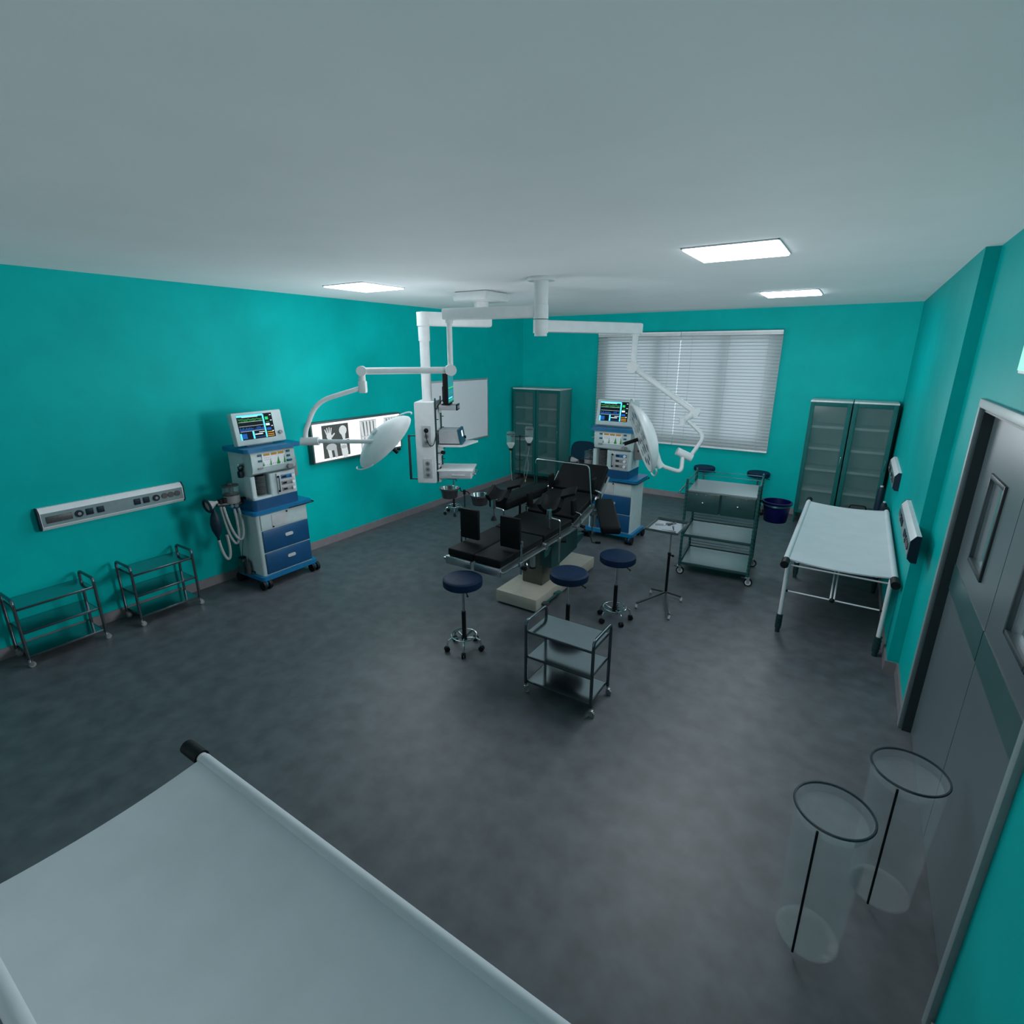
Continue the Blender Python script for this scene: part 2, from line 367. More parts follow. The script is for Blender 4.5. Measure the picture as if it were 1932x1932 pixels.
# ------------------------------------------------------------------ blinds
def blind(x0, x1, label):
    t = thing('window_blind', label, 'blind', ((x0 + x1) / 2, YB - 0.06, 2.87), 0, 'window blinds')
    w = x1 - x0
    hr = MB(); hr.box((0, 0, -.035), (w, .07, .07), M['rail'], bev=.008); hr.box((0, -.036, -.012), (w, .012, .024), M['white'], bev=.003); hr.build('headrail', t)
    sl = MB(); zt, zb = -.10, -1.86; n = 35
    for i in range(n):
        z = zt + (zb - zt) * i / (n - 1); sp = (zt - zb) / (n - 1)
        R = rotx(math.radians(50 + random.uniform(-2, 2)))
        hw = 0.034; vs = []
        for k in range(5):
            q = -1 + k / 2; p = R @ Vector((0, q * hw, 0.004 * (1 - q * q)))
            for sx in (-1, 1): vs.append((sx * w / 2, p.y, p.z + z))
        sl.add(vs, [[2 * k, 2 * k + 1, 2 * k + 3, 2 * k + 2] for k in range(4)], M['slat'])
        sl.add([vs[0], vs[1], (vs[1][0], vs[1][1] - .001, vs[1][2] - .0085), (vs[0][0], vs[0][1] - .001, vs[0][2] - .0085)], [[0, 1, 2, 3]], M['slatshade'])  # dark strip painted in as the shade under each slat
    sl.build('slats', t, sharp=1.2)
    MB().box((0, 0, -1.888), (w, .045, .028), M['white'], bev=.006).build('bottom_rail', t)
    cd = MB()
    for q in (-.38, 0.0, .38): cd.cyl((q * w, -.024, -.07), (q * w, -.024, -1.88), .0022, M['ltgrey'], n=6); cd.cyl((q * w, .024, -.07), (q * w, .024, -1.88), .0022, M['ltgrey'], n=6)
    cd.build('ladder_cords', t)
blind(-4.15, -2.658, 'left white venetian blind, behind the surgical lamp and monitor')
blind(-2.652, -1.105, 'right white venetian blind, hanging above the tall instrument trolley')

# ------------------------------------------------------------------ bed head wall units
def wall_unit(x, y, z, rz, label):
    """front faces local -Y, length along X"""
    t = thing('wall_service_unit', label, 'wall unit', (x, y, z), rz, 'medical service wall units')
    L = 1.19
    prof = [(0, -.1), (-.035, -.1), (-.06, -.072), (-.06, .058), (-.03, .1), (0, .1)]
    A = Matrix(((0, 0, 1, 0), (1, 0, 0, 0), (0, 1, 0, 0), (0, 0, 0, 1)))
    MB().prism(prof, -L / 2 + .008, L / 2 - .008, M['white'], A).build('housing', t)
    MB().box((0, -.061, -.006), (L - .03, .006, .118), M['panel']).build('face_panel', t)
    for sx in (-1, 1): MB().prism([(p * 1.02, q * 1.02) for p, q in prof], sx * L / 2 - .006, sx * L / 2 + .006, M['socket'], A).build('end_cap', t)
    for q in (-.15, -.235, .155, .235):
        MB().box((q, -.066, -.004), (.058, .01, .058), M['socket'], bev=.004).build('socket', t)
    for q in (-.315, .325):
        MB().cyl((q, -.062, -.004), (q, -.072, -.004), .032, M['socket'], n=20).cyl((q, -.07, -.004), (q, -.078, -.004), .014, M['grey'], n=12).build('gas_outlet', t)
    MB().box((-.46, -.065, -.008), (.19, .008, .06), M['brown'], bev=.003).build('outlet_strip', t)
    o = MB()
    for i in range(3): o.cyl((.405 + i * .06, -.062, 0), (.405 + i * .06, -.072, 0), .028, M['brown'], n=14)
    o.build('outlet_strip', t)
wall_unit(XL, 1.98, 1.14, PI / 2, 'long white socket panel on the left teal wall above the small trolleys')
wall_unit(XR, 7.72, 1.15, -PI / 2, 'farther white socket panel on the right wall, beside the cabinets')
wall_unit(XR, 5.15, 1.17, -PI / 2, 'nearer white socket panel on the right wall, beside the stretcher')

# ------------------------------------------------------------------ x-ray viewer and films
XVY0, XVY1, XVZ0, XVZ1, XVD = 4.16, 5.74, 1.15, 1.68, 0.1
t = thing('xray_viewer', 'wide lit x-ray viewing box on the left teal wall behind the surgical lamp', 'x-ray viewer', (XL + .0002, (XVY0 + XVY1) / 2, (XVZ0 + XVZ1) / 2))
hw, hh = (XVY1 - XVY0) / 2, (XVZ1 - XVZ0) / 2
bx = MB(); e = .022
bx.box((.045, 0, 0), (.09, 2 * hw, 2 * hh), M['xframe'], bev=.012)
for s_ in (-1, 1):
    bx.box((.093, s_ * (hw - e / 2), 0), (.02, e, 2 * hh), M['xframe'], bev=.004); bx.box((.093, 0, s_ * (hh - e / 2)), (.02, 2 * hw - 2 * e, e), M['xframe'], bev=.004)
bx.build('case', t)
MB().box((.091, 0, 0), (.012, 2 * hw - 2 * e, 2 * hh - 2 * e), M['xglow']).build('light_panel', t)
MB().cyl((.10, .70, -hh - .012), (.14, .70, -hh - .012), .022, M['black']).build('knob', t)
def film(y0, y1, label, kind):
    zc = (XVZ0 + XVZ1) / 2; w = y1 - y0; hz = .215
    m = MB(); x0 = XL + .1012
    m.box((x0, (y0 + y1) / 2, zc), (.002, w, 2 * hz), M['film'] if kind == 0 else M['filmmid'])
    def blob(y, z, ry, rz, mm, k=0): m.ball((x0 + .0012, y0 + y * w, zc + z * hz), 1, mm, (.001 + k * .0004, ry * w, rz * hz), 14)
    def stick(y, z, y2, z2, a, b, mm): 
        p = Vector((x0 + .0016, y0 + y * w, zc + z * hz)); q = Vector((x0 + .0016, y0 + y2 * w, zc + z2 * hz)); d = (q - p); nrm = Vector((0, -d.z, d.y)).normalized()
        m.add([p + nrm * a * w, p - nrm * a * w, q - nrm * b * w, q + nrm * b * w], [[0, 1, 2, 3]], mm)
        m.ball(q, 1, mm, (.0005, b * w, b * w), 10)
    if kind == 0:
        blob(.25, .33, .10, .2, M['bone']); stick(.25, .25, .27, .04, .07, .08, M['bone'])
        for dx, ln in ((-.08, .18), (-.035, .26), (.015, .28), (.06, .24)): stick(.25 + dx, .45, .25 + dx * 1.7, .56 + ln, .022, .016, M['bone'])
        stick(.33, .25, .45, .45, .03, .02, M['bone'])
        blob(.78, .58, .15, .3, M['bone']); stick(.78, .45, .8, .08, .09, .05, M['bone'])
        blob(.3, -.35, .2, .22, M['filmmid']); stick(.2, -.3, .25, -.95, .07, .06, M['bone']); stick(.42, -.3, .46, -.95, .06, .05, M['filmmid'])
        stick(.75, -.1, .8, -.92, .12, .12, M['bone']); blob(.76, -.45, .13, .12, M['filmmid'], 1)
        m.box((x0 + .0013, (y0 + y1) / 2, zc), (.001, w, .006), M['xglow'])
    else:
        for a, b in ((.05, .16), (.3, .36), (.5, .52), (.7, .74), (.9, .93)):
            stick(a, .95, b, .08, .055, .075, M['bone']); stick(b, -.05, b - .03, -.95, .085, .06, M['bone'])
        for a in (.22, .42, .62, .83): stick(a, .9, a + .02, .05, .025, .03, M['film']); stick(a + .02, -.1, a, -.6, .022, .012, M['film'])
    tag(m.build('xray_film'), label, 'x-ray film', 'films on the lit viewer')
film(4.32, 4.75, 'dark x-ray film of a hand and skull at the left end of the lit viewer', 0)
film(4.95, 5.25, 'narrow grey x-ray film of finger bones, middle of the lit viewer', 1)
film(5.40, 5.66, 'x-ray film of bones at the right end of the viewer, behind the lamp head', 1)

# ------------------------------------------------------------------ whiteboard
t = thing('whiteboard', 'blank white board on the left wall, behind the ceiling pendant', 'whiteboard', (XL, 7.32, 1.545))
MB().box((.012, 0, 0), (.018, 1.55, 1.04), M['board']).build('writing_surface', t)
fm = MB()
for s_ in (-1, 1):
    fm.box((.014, s_ * .785, 0), (.028, .03, 1.09), M['boardframe'], bev=.004); fm.box((.014, 0, s_ * .53), (.028, 1.54, .03), M['boardframe'], bev=.004)
fm.build('board_frame', t)
MB().box((.05, 0, -.55), (.07, .6, .012), M['boardframe'], bev=.003).build('pen_tray', t)

# ------------------------------------------------------------------ three shelf trolleys
def trolley(loc, rz, label):
    t = thing('three_shelf_trolley', label, 'trolley', loc, rz, 'small three-shelf steel trolleys')
    hx, hy, rad = .275, .155, .0125
    for s_ in (-1, 1):
        x = s_ * hx
        MB().tube(fillet([(x, -hy, .075), (x, -hy, .61), (x, hy, .61), (x, hy, .075)], .045), rad, M['tube'], 10).build('side_frame', t)
    for z in (.10, .318, .530):
        sh = MB(); sh.box((0, 0, z), (2 * hx - 2 * rad - .002, 2 * hy - .004, .006), M['shelf'])
        for s_ in (-1, 1):
            sh.box((0, s_ * (hy - .004), z - .007), (2 * hx - 2 * rad, .008, .02), M['tube'], bev=.002)
            sh.box((s_ * (hx - rad - .003), 0, z - .007), (.008, 2 * hy - .03, .02), M['tube'], bev=.002)
        sh.build('shelf', t)
    for sx in (-1, 1):
        for sy in (-1, 1):
            c = MB(); x, y = sx * hx, sy * hy
            c.cyl((x, y, .05), (x, y, .082), .008, M['steel'], n=10); c.box((x + .004, y, .05), (.03, .024, .008), M['steel'], bev=.002)
            for q in (-.012, .012): c.box((x + .008, y + q, .036), (.026, .003, .036), M['steel'])
            o = c.build('caster', t)
            MB().cyl((x + .012, y - .009, .023), (x + .012, y + .009, .023), .023, M['grey'], n=18).cyl((x + .012, y - .011, .023), (x + .012, y + .011, .023), .008, M['steel'], n=10).build('wheel', o)
    return t
tr = trolley((-1.543, 3.155, 0), 0, 'small three-shelf steel trolley alone on the open floor in front of the stools')
dup(tr, (-5.625, 1.283, 0), PI / 2, 'small three-shelf trolley by the left wall, the one nearest the camera')
dup(tr, (-5.605, 2.12, 0), PI / 2, 'small three-shelf trolley by the left wall, nearer the blue anaesthesia machine')

# ------------------------------------------------------------------ swivel stools
def stool(loc, rz, label):
    t = thing('swivel_stool', label, 'stool', loc, rz, 'round navy swivel stools')
    R_, zt = .17, .69
    prof = [(0, zt - .075), (R_ - .01, zt - .075), (R_, zt - .065), (R_ + .002, zt - .04), (R_, zt - .012), (R_ - .012, zt - .002), (R_ - .03, zt + .001), (0, zt + .003)]
    MB().lathe(prof, M['stool'], n=40).build('seat', t)
    MB().cyl((0, 0, zt - .09), (0, 0, zt - .074), .06, M['black'], n=20).build('seat_plate', t)
    MB().tube([(.02, -.02, zt - .085), (.11, -.09, zt - .088), (.135, -.11, zt - .095)], .005, M['black'], 6).ball((.138, -.113, zt - .096), .009, M['black']).build('lever', t)
    MB().cyl((0, 0, .36), (0, 0, zt - .085), .0125, M['chrome'], n=16).build('gas_lift', t)
    MB().cyl((0, 0, .115), (0, 0, .37), .019, M['black'], n=18).cyl((0, 0, .095), (0, 0, .125), .027, M['black'], n=18).build('column', t)
    ring = [(.112 * math.cos(2 * PI * i / 36), .112 * math.sin(2 * PI * i / 36), .135) for i in range(36)]
    MB().tube(ring, .006, M['chrome'], 8, closed=True).build('foot_ring', t)
    for k in range(5):
        a = 2 * PI * k / 5 + .3; c, s_ = math.cos(a), math.sin(a)
        MB().tube([(.02 * c, .02 * s_, .112), (.08 * c, .08 * s_, .122), (.112 * c, .112 * s_, .124), (.145 * c, .145 * s_, .108), (.155 * c, .155 * s_, .075), (.157 * c, .157 * s_, .05)], .0085, M['chrome'], 8).build('leg', t)
        w = MB(); p = Vector((.160 * c, .160 * s_, .026)); d = Vector((-s_, c, 0))
        for q in (-1, 1): w.cyl(p + d * q * .004, p + d * q * .018, .024, M['black'], n=16)
        w.box(p + Vector((0, 0, .014)), (.022, .022, .026), M['black'], bev=.005)
        w.build('caster', t)
    return t
st = stool((-2.60, 3.23, 0), 0.0, 'navy swivel stool left of the small trolley, before the table foot end')
G = 'round navy swivel stools'
dup(st, (-1.89, 3.84, 0), .5, 'navy swivel stool directly behind the small trolley, beside the tan table base', G)
dup(st, (-1.685, 4.46, 0), .2, 'navy swivel stool right of the table base, left of the wheeled tray stand', G)
dup(st, (-2.0, 9.1, 0), .9, 'navy swivel stool by the back wall, behind the tall trolley, left one', G)
dup(st, (-1.155, 9.12, 0), .4, 'navy swivel stool by the back wall, behind the tall trolley, right one', G)
dup(st, (-5.27, 6.38, 0), .1, 'swivel stool by the left wall under the pendant, seat hidden by the drawer', G)

# ------------------------------------------------------------------ glass door cabinets
def cabinet(loc, label):
    t = thing('glass_cabinet', label, 'cabinet', loc, 0, 'glass-fronted medicine cabinets')
    W, D, Z0, Z1, p = .522, .45, .17, 1.85, .018
    b = MB()
    for s_ in (-1, 1): b.box((s_ * (W / 2 - p / 2), D / 2, (Z0 + Z1) / 2), (p, D, Z1 - Z0), M['cabside'], bev=.002)
    b.box((0, D / 2, Z0 + p / 2), (W - 2 * p, D, p), M['cabside']); b.box((0, D - p / 2, (Z0 + Z1) / 2), (W - 2 * p, p, Z1 - Z0 - .002), M['cabin'])
    b.build('carcass', t)
    MB().box((0, D / 2 - .008, Z1 + .012), (W + .004, D + .03, .024), M['cabtop'], bev=.005).build('top', t)
    for i in range(5):
        MB().box((0, D / 2 + .005, Z0 + .05 + i * .318 if i else Z0 + .04), (W - 2 * p, D - .05, .034), M['cabtop']).build('shelf', t)
    d = MB(); fw_ = .055; y = -.012
    for s_ in (-1, 1): d.box((s_ * (W / 2 - fw_ / 2 - .002), y, (Z0 + Z1) / 2), (fw_, .022, Z1 - Z0), M['cabteal'], bev=.003)
    for z in (Z0 + fw_ / 2, Z1 - fw_ / 2): d.box((0, y, z), (W - 2 * fw_ - .004, .022, fw_), M['cabteal'], bev=.003)
    door_ = d.build('door', t)
    MB().box((0, y, (Z0 + Z1) / 2), (W - 2 * fw_, .004, Z1 - Z0 - 2 * fw_), M['glass']).build('pane', door_)
    MB().tube(fillet([(W / 2 - .03, y - .01, .95), (W / 2 - .03, y - .035, .95), (W / 2 - .03, y - .035, 1.09), (W / 2 - .03, y - .01, 1.09)], .012), .005, M['chrome'], 6).build('handle', door_)
    for sx in (-1, 1):
        for yy in (.025, D - .025): MB().cyl((sx * (W / 2 - .02), yy, 0), (sx * (W / 2 - .02), yy, Z0), .011, M['cabteal'], r1=.014, n=12).build('leg', t)
    return t
cb = cabinet((-5.487, 8.91, 0), 'glass-fronted cabinet in the left back corner, half behind the drip stand')
G = 'glass-fronted medicine cabinets'
dup(cb, (-4.957, 8.91, 0), 0, 'glass-fronted cabinet in the left corner, on the window side of its pair', G)
dup(cb, (-.305, 8.91, 0), 0, 'glass-fronted cabinet near the right corner, closer to the window', G)
dup(cb, (.232, 8.91, 0), 0, 'glass-fronted cabinet tight in the right back corner against the wall', G)

# ------------------------------------------------------------------ instrument trolley with drawers
t = thing('instrument_trolley', 'tall dark teal trolley with two drawers and three decks, below the window', 'trolley', (-1.13, 6.30, 0), math.radians(5))
hx, hy = .375, .32
for sx in (-1, 1):
    for sy in (-1, 1):
        zt = 1.16
        m = MB(); m.cyl((sx * hx, sy * hy, .10), (sx * hx, sy * hy, zt), .014, M['tealmetal'], n=12)
        for k in range(22): z = .14 + k * .046; m.cyl((sx * hx, sy * hy, z), (sx * hx, sy * hy, z + .012), .0165, M['dteal'], n=10)
        m.ball((sx * hx, sy * hy, zt), .014, M['tealmetal'], n=10).build('post', t)
        c = MB(); c.box((sx * hx, sy * hy, .098), (.05, .04, .012), M['steel'], bev=.003)
        for q in (-.016, .016): c.box((sx * hx + .012, sy * hy + q, .066), (.03, .004, .06), M['steel'])
        c.box((sx * hx - .035, sy * hy, .092), (.05, .02, .008), M['dkgrey'], bev=.002)
        co = c.build('caster', t)
        MB().cyl((sx * hx + .014, sy * hy - .012, .045), (sx * hx + .014, sy * hy + .012, .045), .045, M['black'], n=24).cyl((sx * hx + .014, sy * hy - .0135, .045), (sx * hx + .014, sy * hy + .0135, .045), .032, M['ltgrey'], n=20).cyl((sx * hx + .014, sy * hy - .015, .045), (sx * hx + .014, sy * hy + .015, .045), .01, M['dkgrey'], n=10).build('wheel', co)
MB().box((0, 0, 1.025), (2 * hx - .03, 2 * hy - .02, .012), M['deck']).build('top_deck', t)
for z in (.49, .14):
    m = MB(); m.box((0, 0, z), (2 * hx - .03, 2 * hy - .02, .008), M['deck'])
    for s_ in (-1, 1): m.box((0, s_ * hy, z), (2 * hx, .016, .03), M['dteal'], bev=.003); m.box((s_ * hx, 0, z), (.016, 2 * hy, .03), M['dteal'], bev=.003)
    m.build('deck', t)
dc = MB(); dc.box((0, .01, .90), (2 * hx - .035, 2 * hy - .05, .235), M['dteal']); dc.box((0, -hy + .01, 1.012), (2 * hx - .03, .03, .014), M['dkgrey']); dc.build('drawer_case', t)
for sx in (-1, 1):
    dr = MB(); dr.box((sx * (hx / 2 - .004), -hy - .004, .90), (hx - .03, .02, .228), M['dteal'], bev=.004)
    for i in range(6): dr.cyl((sx * (hx / 2 - .004) + (i - 2.5) * .05, -hy - .016, 1.0), (sx * (hx / 2 - .004) + (i - 2.5) * .05, -hy - .012, 1.0), .006, M['chrome'], n=8)
    do = dr.build('drawer', t)
    MB().cyl((sx * (hx / 2 - .004), -hy - .012, .91), (sx * (hx / 2 - .004), -hy - .026, .91), .007, M['chrome'], n=10).ball((sx * (hx / 2 - .004), -hy - .032, .91), .013, M['chrome'], n=12).build('knob', do)
rl = MB()
for z in (1.085, 1.14):
    rl.cyl((-hx, hy, z), (hx, hy, z), .004, M['tealmetal'], n=8)
    for s_ in (-1, 1): rl.cyl((s_ * hx, -hy, z), (s_ * hx, hy, z), .004, M['tealmetal'], n=8)
for z0 in (.49, .14):
    for dz in (.045, .08):
        rl.cyl((-hx, hy, z0 + dz), (hx, hy, z0 + dz), .004, M['tealmetal'], n=8)
        for s_ in (-1, 1): rl.cyl((s_ * hx, -hy, z0 + dz), (s_ * hx, hy, z0 + dz), .004, M['tealmetal'], n=8)
rl.build('guard_rails', t)
MB().tube(fillet([(-hx, -hy + .02, .985), (-hx - .09, -hy + .02, .985), (-hx - .09, hy - .1, .985), (-hx, hy - .1, .985)], .03), .009, M['tealmetal'], 8).build('push_handle', t)
hk = MB(); hk.box((hx + .018, .1, .905), (.03, .03, .02), M['black'], bev=.003)
ringp = [(hx + .185 + .148 * math.cos(2 * PI * i / 40), .1 + .148 * math.sin(2 * PI * i / 40), .885) for i in range(40)]
hk.tube(ringp, .005, M['tealmetal'], 8, closed=True); hk.box((hx + .03, .1, .892), (.03, .02, .02), M['black']).build('bucket_ring', t)
TW = WM[t.name].copy()
# bucket in the ring
bp = TW @ Vector((hx + .185, .1, 0))
bk = thing('bucket', 'dark navy plastic bucket hung in a ring on the tall trolley', 'bucket', (bp.x, bp.y, .685))
MB().lathe([(0, 0), (.115, 0), (.12, .006), (.142, .20), (.147, .222), (.158, .226), (.158, .234), (.141, .234), (.115, .012), (0, .012)], M['bucket'], n=40).build('pail', bk)
MB().tube([(.159 * math.cos(PI + PI * i / 24), .159 * math.sin(PI + PI * i / 24), .222 - .03 * math.sin(PI * i / 24)) for i in range(25)], .0035, M['tealmetal'], 6).build('handle', bk)

# ------------------------------------------------------------------ wheeled tray (Mayo) stand
t = thing('tray_stand', 'wheeled instrument stand holding a flat steel tray, left of the tall trolley', 'tray stand', (-1.41, 5.13, 0))
tx0, tx1, ty0, ty1, tz = -.165, .155, -.26, .17, .85
rail_ = MB(); rail_.tube(fillet([(tx0, ty0, tz), (tx1, ty0, tz), (tx1, ty1, tz), (tx0, ty1, tz), (tx0, ty0 + .03, tz), (tx0, ty0, tz)], .02), .008, M['dteal'], 8).build('tray_frame', t)
tray = MB(); tray.box(((tx0 + tx1) / 2, (ty0 + ty1) / 2, tz - .004), (tx1 - tx0 - .012, ty1 - ty0 - .012, .004), M['shelf'])
for s_ in (0, 1):
    tray.box(((tx0 + tx1) / 2, (ty0, ty1)[s_], tz + .006), (tx1 - tx0, .006, .018), M['dkgrey']); tray.box(((tx0, tx1)[s_], (ty0 + ty1) / 2, tz + .006), (.006, ty1 - ty0, .018), M['dkgrey'])
tray.build('tray', t)
MB().tube(fillet([(-.02, ty1, tz - .008), (-.02, .10, tz - .03), (0, .10, tz - .04), (0, .10, .45)], .02), .008, M['chrome'], 8).build('upper_pole', t)
MB().cyl((0, .10, .06), (0, .10, .50), .014, M['black'], n=14).build('lower_pole', t)
MB().cyl((0, .10, .495), (.0, .10, .515), .018, M['black'], n=12).cyl((.01, .10, .49), (.04, .09, .49), .009, M['black'], n=10).ball((.043, .089, .49), .014, M['black'], n=10).build('clamp_knob', t)
for (x, y) in ((-.172, -.33), (.185, -.39), (.175, .07), (-.16, .09)):
    MB().bar((0, .10, .062), (x, y, .062), .022, .018, M['dkgrey'], bev=.003).build('leg', t)
    c = MB(); c.cyl((x, y, .03), (x, y, .056), .006, M['ltgrey'], n=8); c.cyl((x - .01, y + .012, .021), (x + .01, y + .012, .021), .021, M['ltgrey'], n=14).build('caster', t)
# instruments lying on the tray
def tool(x, y, a, L_, label, kind):
    R = rotz(a); c = Vector((-1.41 + x, 5.13 + y, tz + .0045)); m = MB()
    if kind == 'scissors':
        for s_ in (-1, 1):
            m.bar(c + R @ Vector((-L_ * .1, s_ * .012, 0)), c + R @ Vector((L_ * .55, -s_ * .006, 0)), .006, .004, M['dkgrey'])
            m.tube([c + R @ Vector((-L_ * .25 + .016 * math.cos(q * PI / 6), s_ * .016 + .012 * math.sin(q * PI / 6), 0)) for q in range(12)], .0028, M['dkgrey'], 6, closed=True)
    elif kind == 'scalpel':
        m.bar(c - R @ Vector((L_ / 2, 0, 0)), c + R @ Vector((L_ * .25, 0, 0)), .008, .004, M['dteal'], bev=.001); m.bar(c + R @ Vector((L_ * .25, 0, 0)), c + R @ Vector((L_ * .5, 0, 0)), .005, .002, M['chrome'])
    else:
        for s_ in (-1, 1): m.bar(c + R @ Vector((-L_ / 2, 0, 0)), c + R @ Vector((L_ / 2, s_ * .007, 0)), .005, .003, M['dkgrey'])
    return tag(m.build(kind), label, kind if kind != 'forceps' else 'tweezers', 'instruments on the steel tray')
tool(0.0, .05, 1.0, .13, 'dark open scissors near the middle of the steel tray', 'scissors')
tool(-.08, -.03, .35, .11, 'slim scalpel lying left of the scissors on the tray', 'scalpel')
tool(.06, -.06, 1.9, .12, 'tweezers lying right of the scissors on the tray', 'forceps')
tool(.05, -.19, .1, .14, 'tweezers lying along the front edge of the tray', 'forceps')

# ------------------------------------------------------------------ stretchers
def stretcher(loc, rz, label):
    """length along +Y from the near handle ends, width along X"""
    t = thing('stretcher', label, 'stretcher', loc, rz, 'white stretchers')
    hw, L_, z = .405, 2.52, .735
    for s_ in (-1, 1):
        x = s_ * hw
        ro = MB().cyl((x, .08, z), (x, L_ - .02, z), .024, M['white'], n=20).build('side_pole', t)
        g = MB(); g.cyl((x, -.02, z), (x, .11, z), .034, M['black'], n=20); g.cyl((x, L_ - .08, z), (x, L_ + .04, z), .034, M['black'], n=20); g.build('grip', ro)
    cl = MB(); nx, ny = 16, 24; vs = []
    for side in (0, 1):
        for j in range(ny + 1):
            for i in range(nx + 1):
                q = -1 + 2 * i / nx; v = j / ny
                sag = .05 * (1 - q * q) * (1 - .5 * (2 * v - 1) ** 4)
                vs.append((q * (hw - .022), .13 + v * (L_ - .24), z + .012 - sag - side * .012))
    n1 = (nx + 1) * (ny + 1); fs = []
    for j in range(ny):
        for i in range(nx):
            a = j * (nx + 1) + i; fs.append([a, a + 1, a + nx + 2, a + nx + 1]); fs.append([n1 + a, n1 + a + nx + 1, n1 + a + nx + 2, n1 + a + 1])
    for j in (0, ny):
        for i in range(nx): a = j * (nx + 1) + i; fs.append([a, a + 1, n1 + a + 1, n1 + a])
    for i in (0, nx):
        for j in range(ny): a = j * (nx + 1) + i; fs.append([a, a + nx + 1, n1 + a + nx + 1, n1 + a])
    cl.add(vs, fs, M['sheet'])
    for s_ in (-1, 1): cl.tube([(s_ * hw, .13, z), (s_ * hw, L_ - .11, z)], .027, M['sheet'], 16)
    cl.build('canvas', t)
    for y in (.14, 1.64):
        for s_ in (-1, 1):
            x = s_ * (hw - .02)
            lo = MB().cyl((x, y, .16), (x, y, z - .01), .018, M['white'], n=16).build('leg', t)
            ft = MB()
            for k in range(4): ft.cyl((x, y, .045 + k * .035), (x, y, .078 + k * .035), .027, M['foot'], n=16); ft.cyl((x, y, .076 + k * .035), (x, y, .082 + k * .035), .031, M['foot'], n=16)
            ft.cyl((x, y, 0), (x, y, .05), .021, M['foot'], n=16); ft.build('rubber_foot', lo)
        br = MB(); br.cyl((-hw + .02, y, .43), (hw - .02, y, .43), .007, M['white'], n=10)
        for x in (-hw + .045, hw - .045): br.ball((x, y, .43), .012, M['black'], n=10)
        br.cyl((-hw, y, z - .05), (hw, y, z - .05), .008, M['ltgrey'], n=8); br.build('cross_bar', t)
    lk = MB()
    for s_ in (-1, 1): lk.cyl((s_ * .014, .14, .44), (s_ * .014, .55, z - .08), .007, M['white'], n=8)
    lk.ball((0, .13, .43), .022, M['black'], n=14); lk.build('folding_link', t)
    return t
sr = stretcher((.092, 4.945, 0), 0, 'long white stretcher standing by the right wall, under the nearer socket panel')
dup(sr, (-2.40, .48, 0), -PI / 2, 'white stretcher in the lower left foreground, its black-gripped corner pointing at the left trolleys', 'white stretchers')

# ------------------------------------------------------------------ clear bins by the door
def clear_bin(x, y, label):
    t = thing('clear_bin', label, 'bin', (x, y, 0), 0, 'clear plastic bins')
    z, R_ = .72, .148
    MB().lathe([(0, .006), (R_ - .03, .006), (R_ - .02, .012), (R_, z), (R_ - .006, z), (R_ - .026, .016), (0, .016)], M['clear'], n=48).build('body', t)
    MB().lathe([(R_ + .001, z - .006), (R_ + .004, z - .001), (R_ + .001, z + .004), (R_ - .005, z + .004), (R_ - .005, z - .006)], M['clearrim'], n=48, closed=True).build('rim', t)
    MB().lathe([(0, z - .06), (R_ - .02, z - .06), (R_ - .014, z - .05), (R_ - .02, z - .036), (0, z - .036)], M['clear'], n=48).build('lid', t)
    MB().cyl((-.045, -R_ + .018, .02), (-.05, -R_ - .0, z - .01), .005, M['black'], n=10).build('seam_rod', t)
clear_bin(.468, 2.60, 'clear plastic bin with a dark rim beside the grey door')
clear_bin(.19, 2.17, 'clear plastic bin in the bottom right foreground, nearest the camera')

# ------------------------------------------------------------------ grey case and rods behind the stretcher
t = thing('equipment_case', 'grey case with a black top handle between the stretcher and the right cabinets', 'case', (.235, 8.33, 0))
cs = MB(); cs.prism([(-.26, .02), (.26, .02), (.26, .40), (.17, .49), (-.17, .49), (-.26, .40)], -.13, .13, M['dkgrey'], Matrix(((1, 0, 0, 0), (0, 0, -1, 0), (0, 1, 0, 0), (0, 0, 0, 1)))); cs.build('shell', t)
MB().tube(fillet([(-.10, 0, .488), (-.085, 0, .535), (.085, 0, .535), (.10, 0, .488)], .02), .009, M['black'], 8).build('handle', t)
ft = MB()
for x in (-.2, .2):
    for y in (-.1, .1): ft.cyl((x, y, 0), (x, y, .024), .018, M['black'], n=10)
ft.build('feet', t)
def gas_bottle(x, y, h, label):
    t = thing('gas_cylinder', label, 'gas cylinder', (x, y, 0), 0, 'slim cylinders by the right wall')
    MB().lathe([(0, 0), (.034, 0), (.038, .006), (.038, h - .06), (.03, h - .03), (.016, h - .015), (0, h - .015)], M['socket'], n=20).build('body', t)
    MB().cyl((0, 0, h - .02), (0, 0, h), .017, M['ltgrey'], n=12).build('valve_cap', t)
gas_bottle(.43, 7.86, .94, 'taller slim dark cylinder by the right wall, behind the stretcher')
gas_bottle(.475, 7.62, .80, 'shorter slim dark cylinder by the right wall, behind the stretcher')

# ------------------------------------------------------------------ exit sign
t = thing('exit_sign', 'glowing pale green sign on the right wall above the grey door', 'exit sign', (XN, 2.97, 2.53))
MB().box((-.02, 0, 0), (.04, .66, .17), M['panelframe'], bev=.006).build('case', t)
MB().box((-.042, 0, 0), (.006, .63, .14), M['exitglow']).build('lit_face', t)

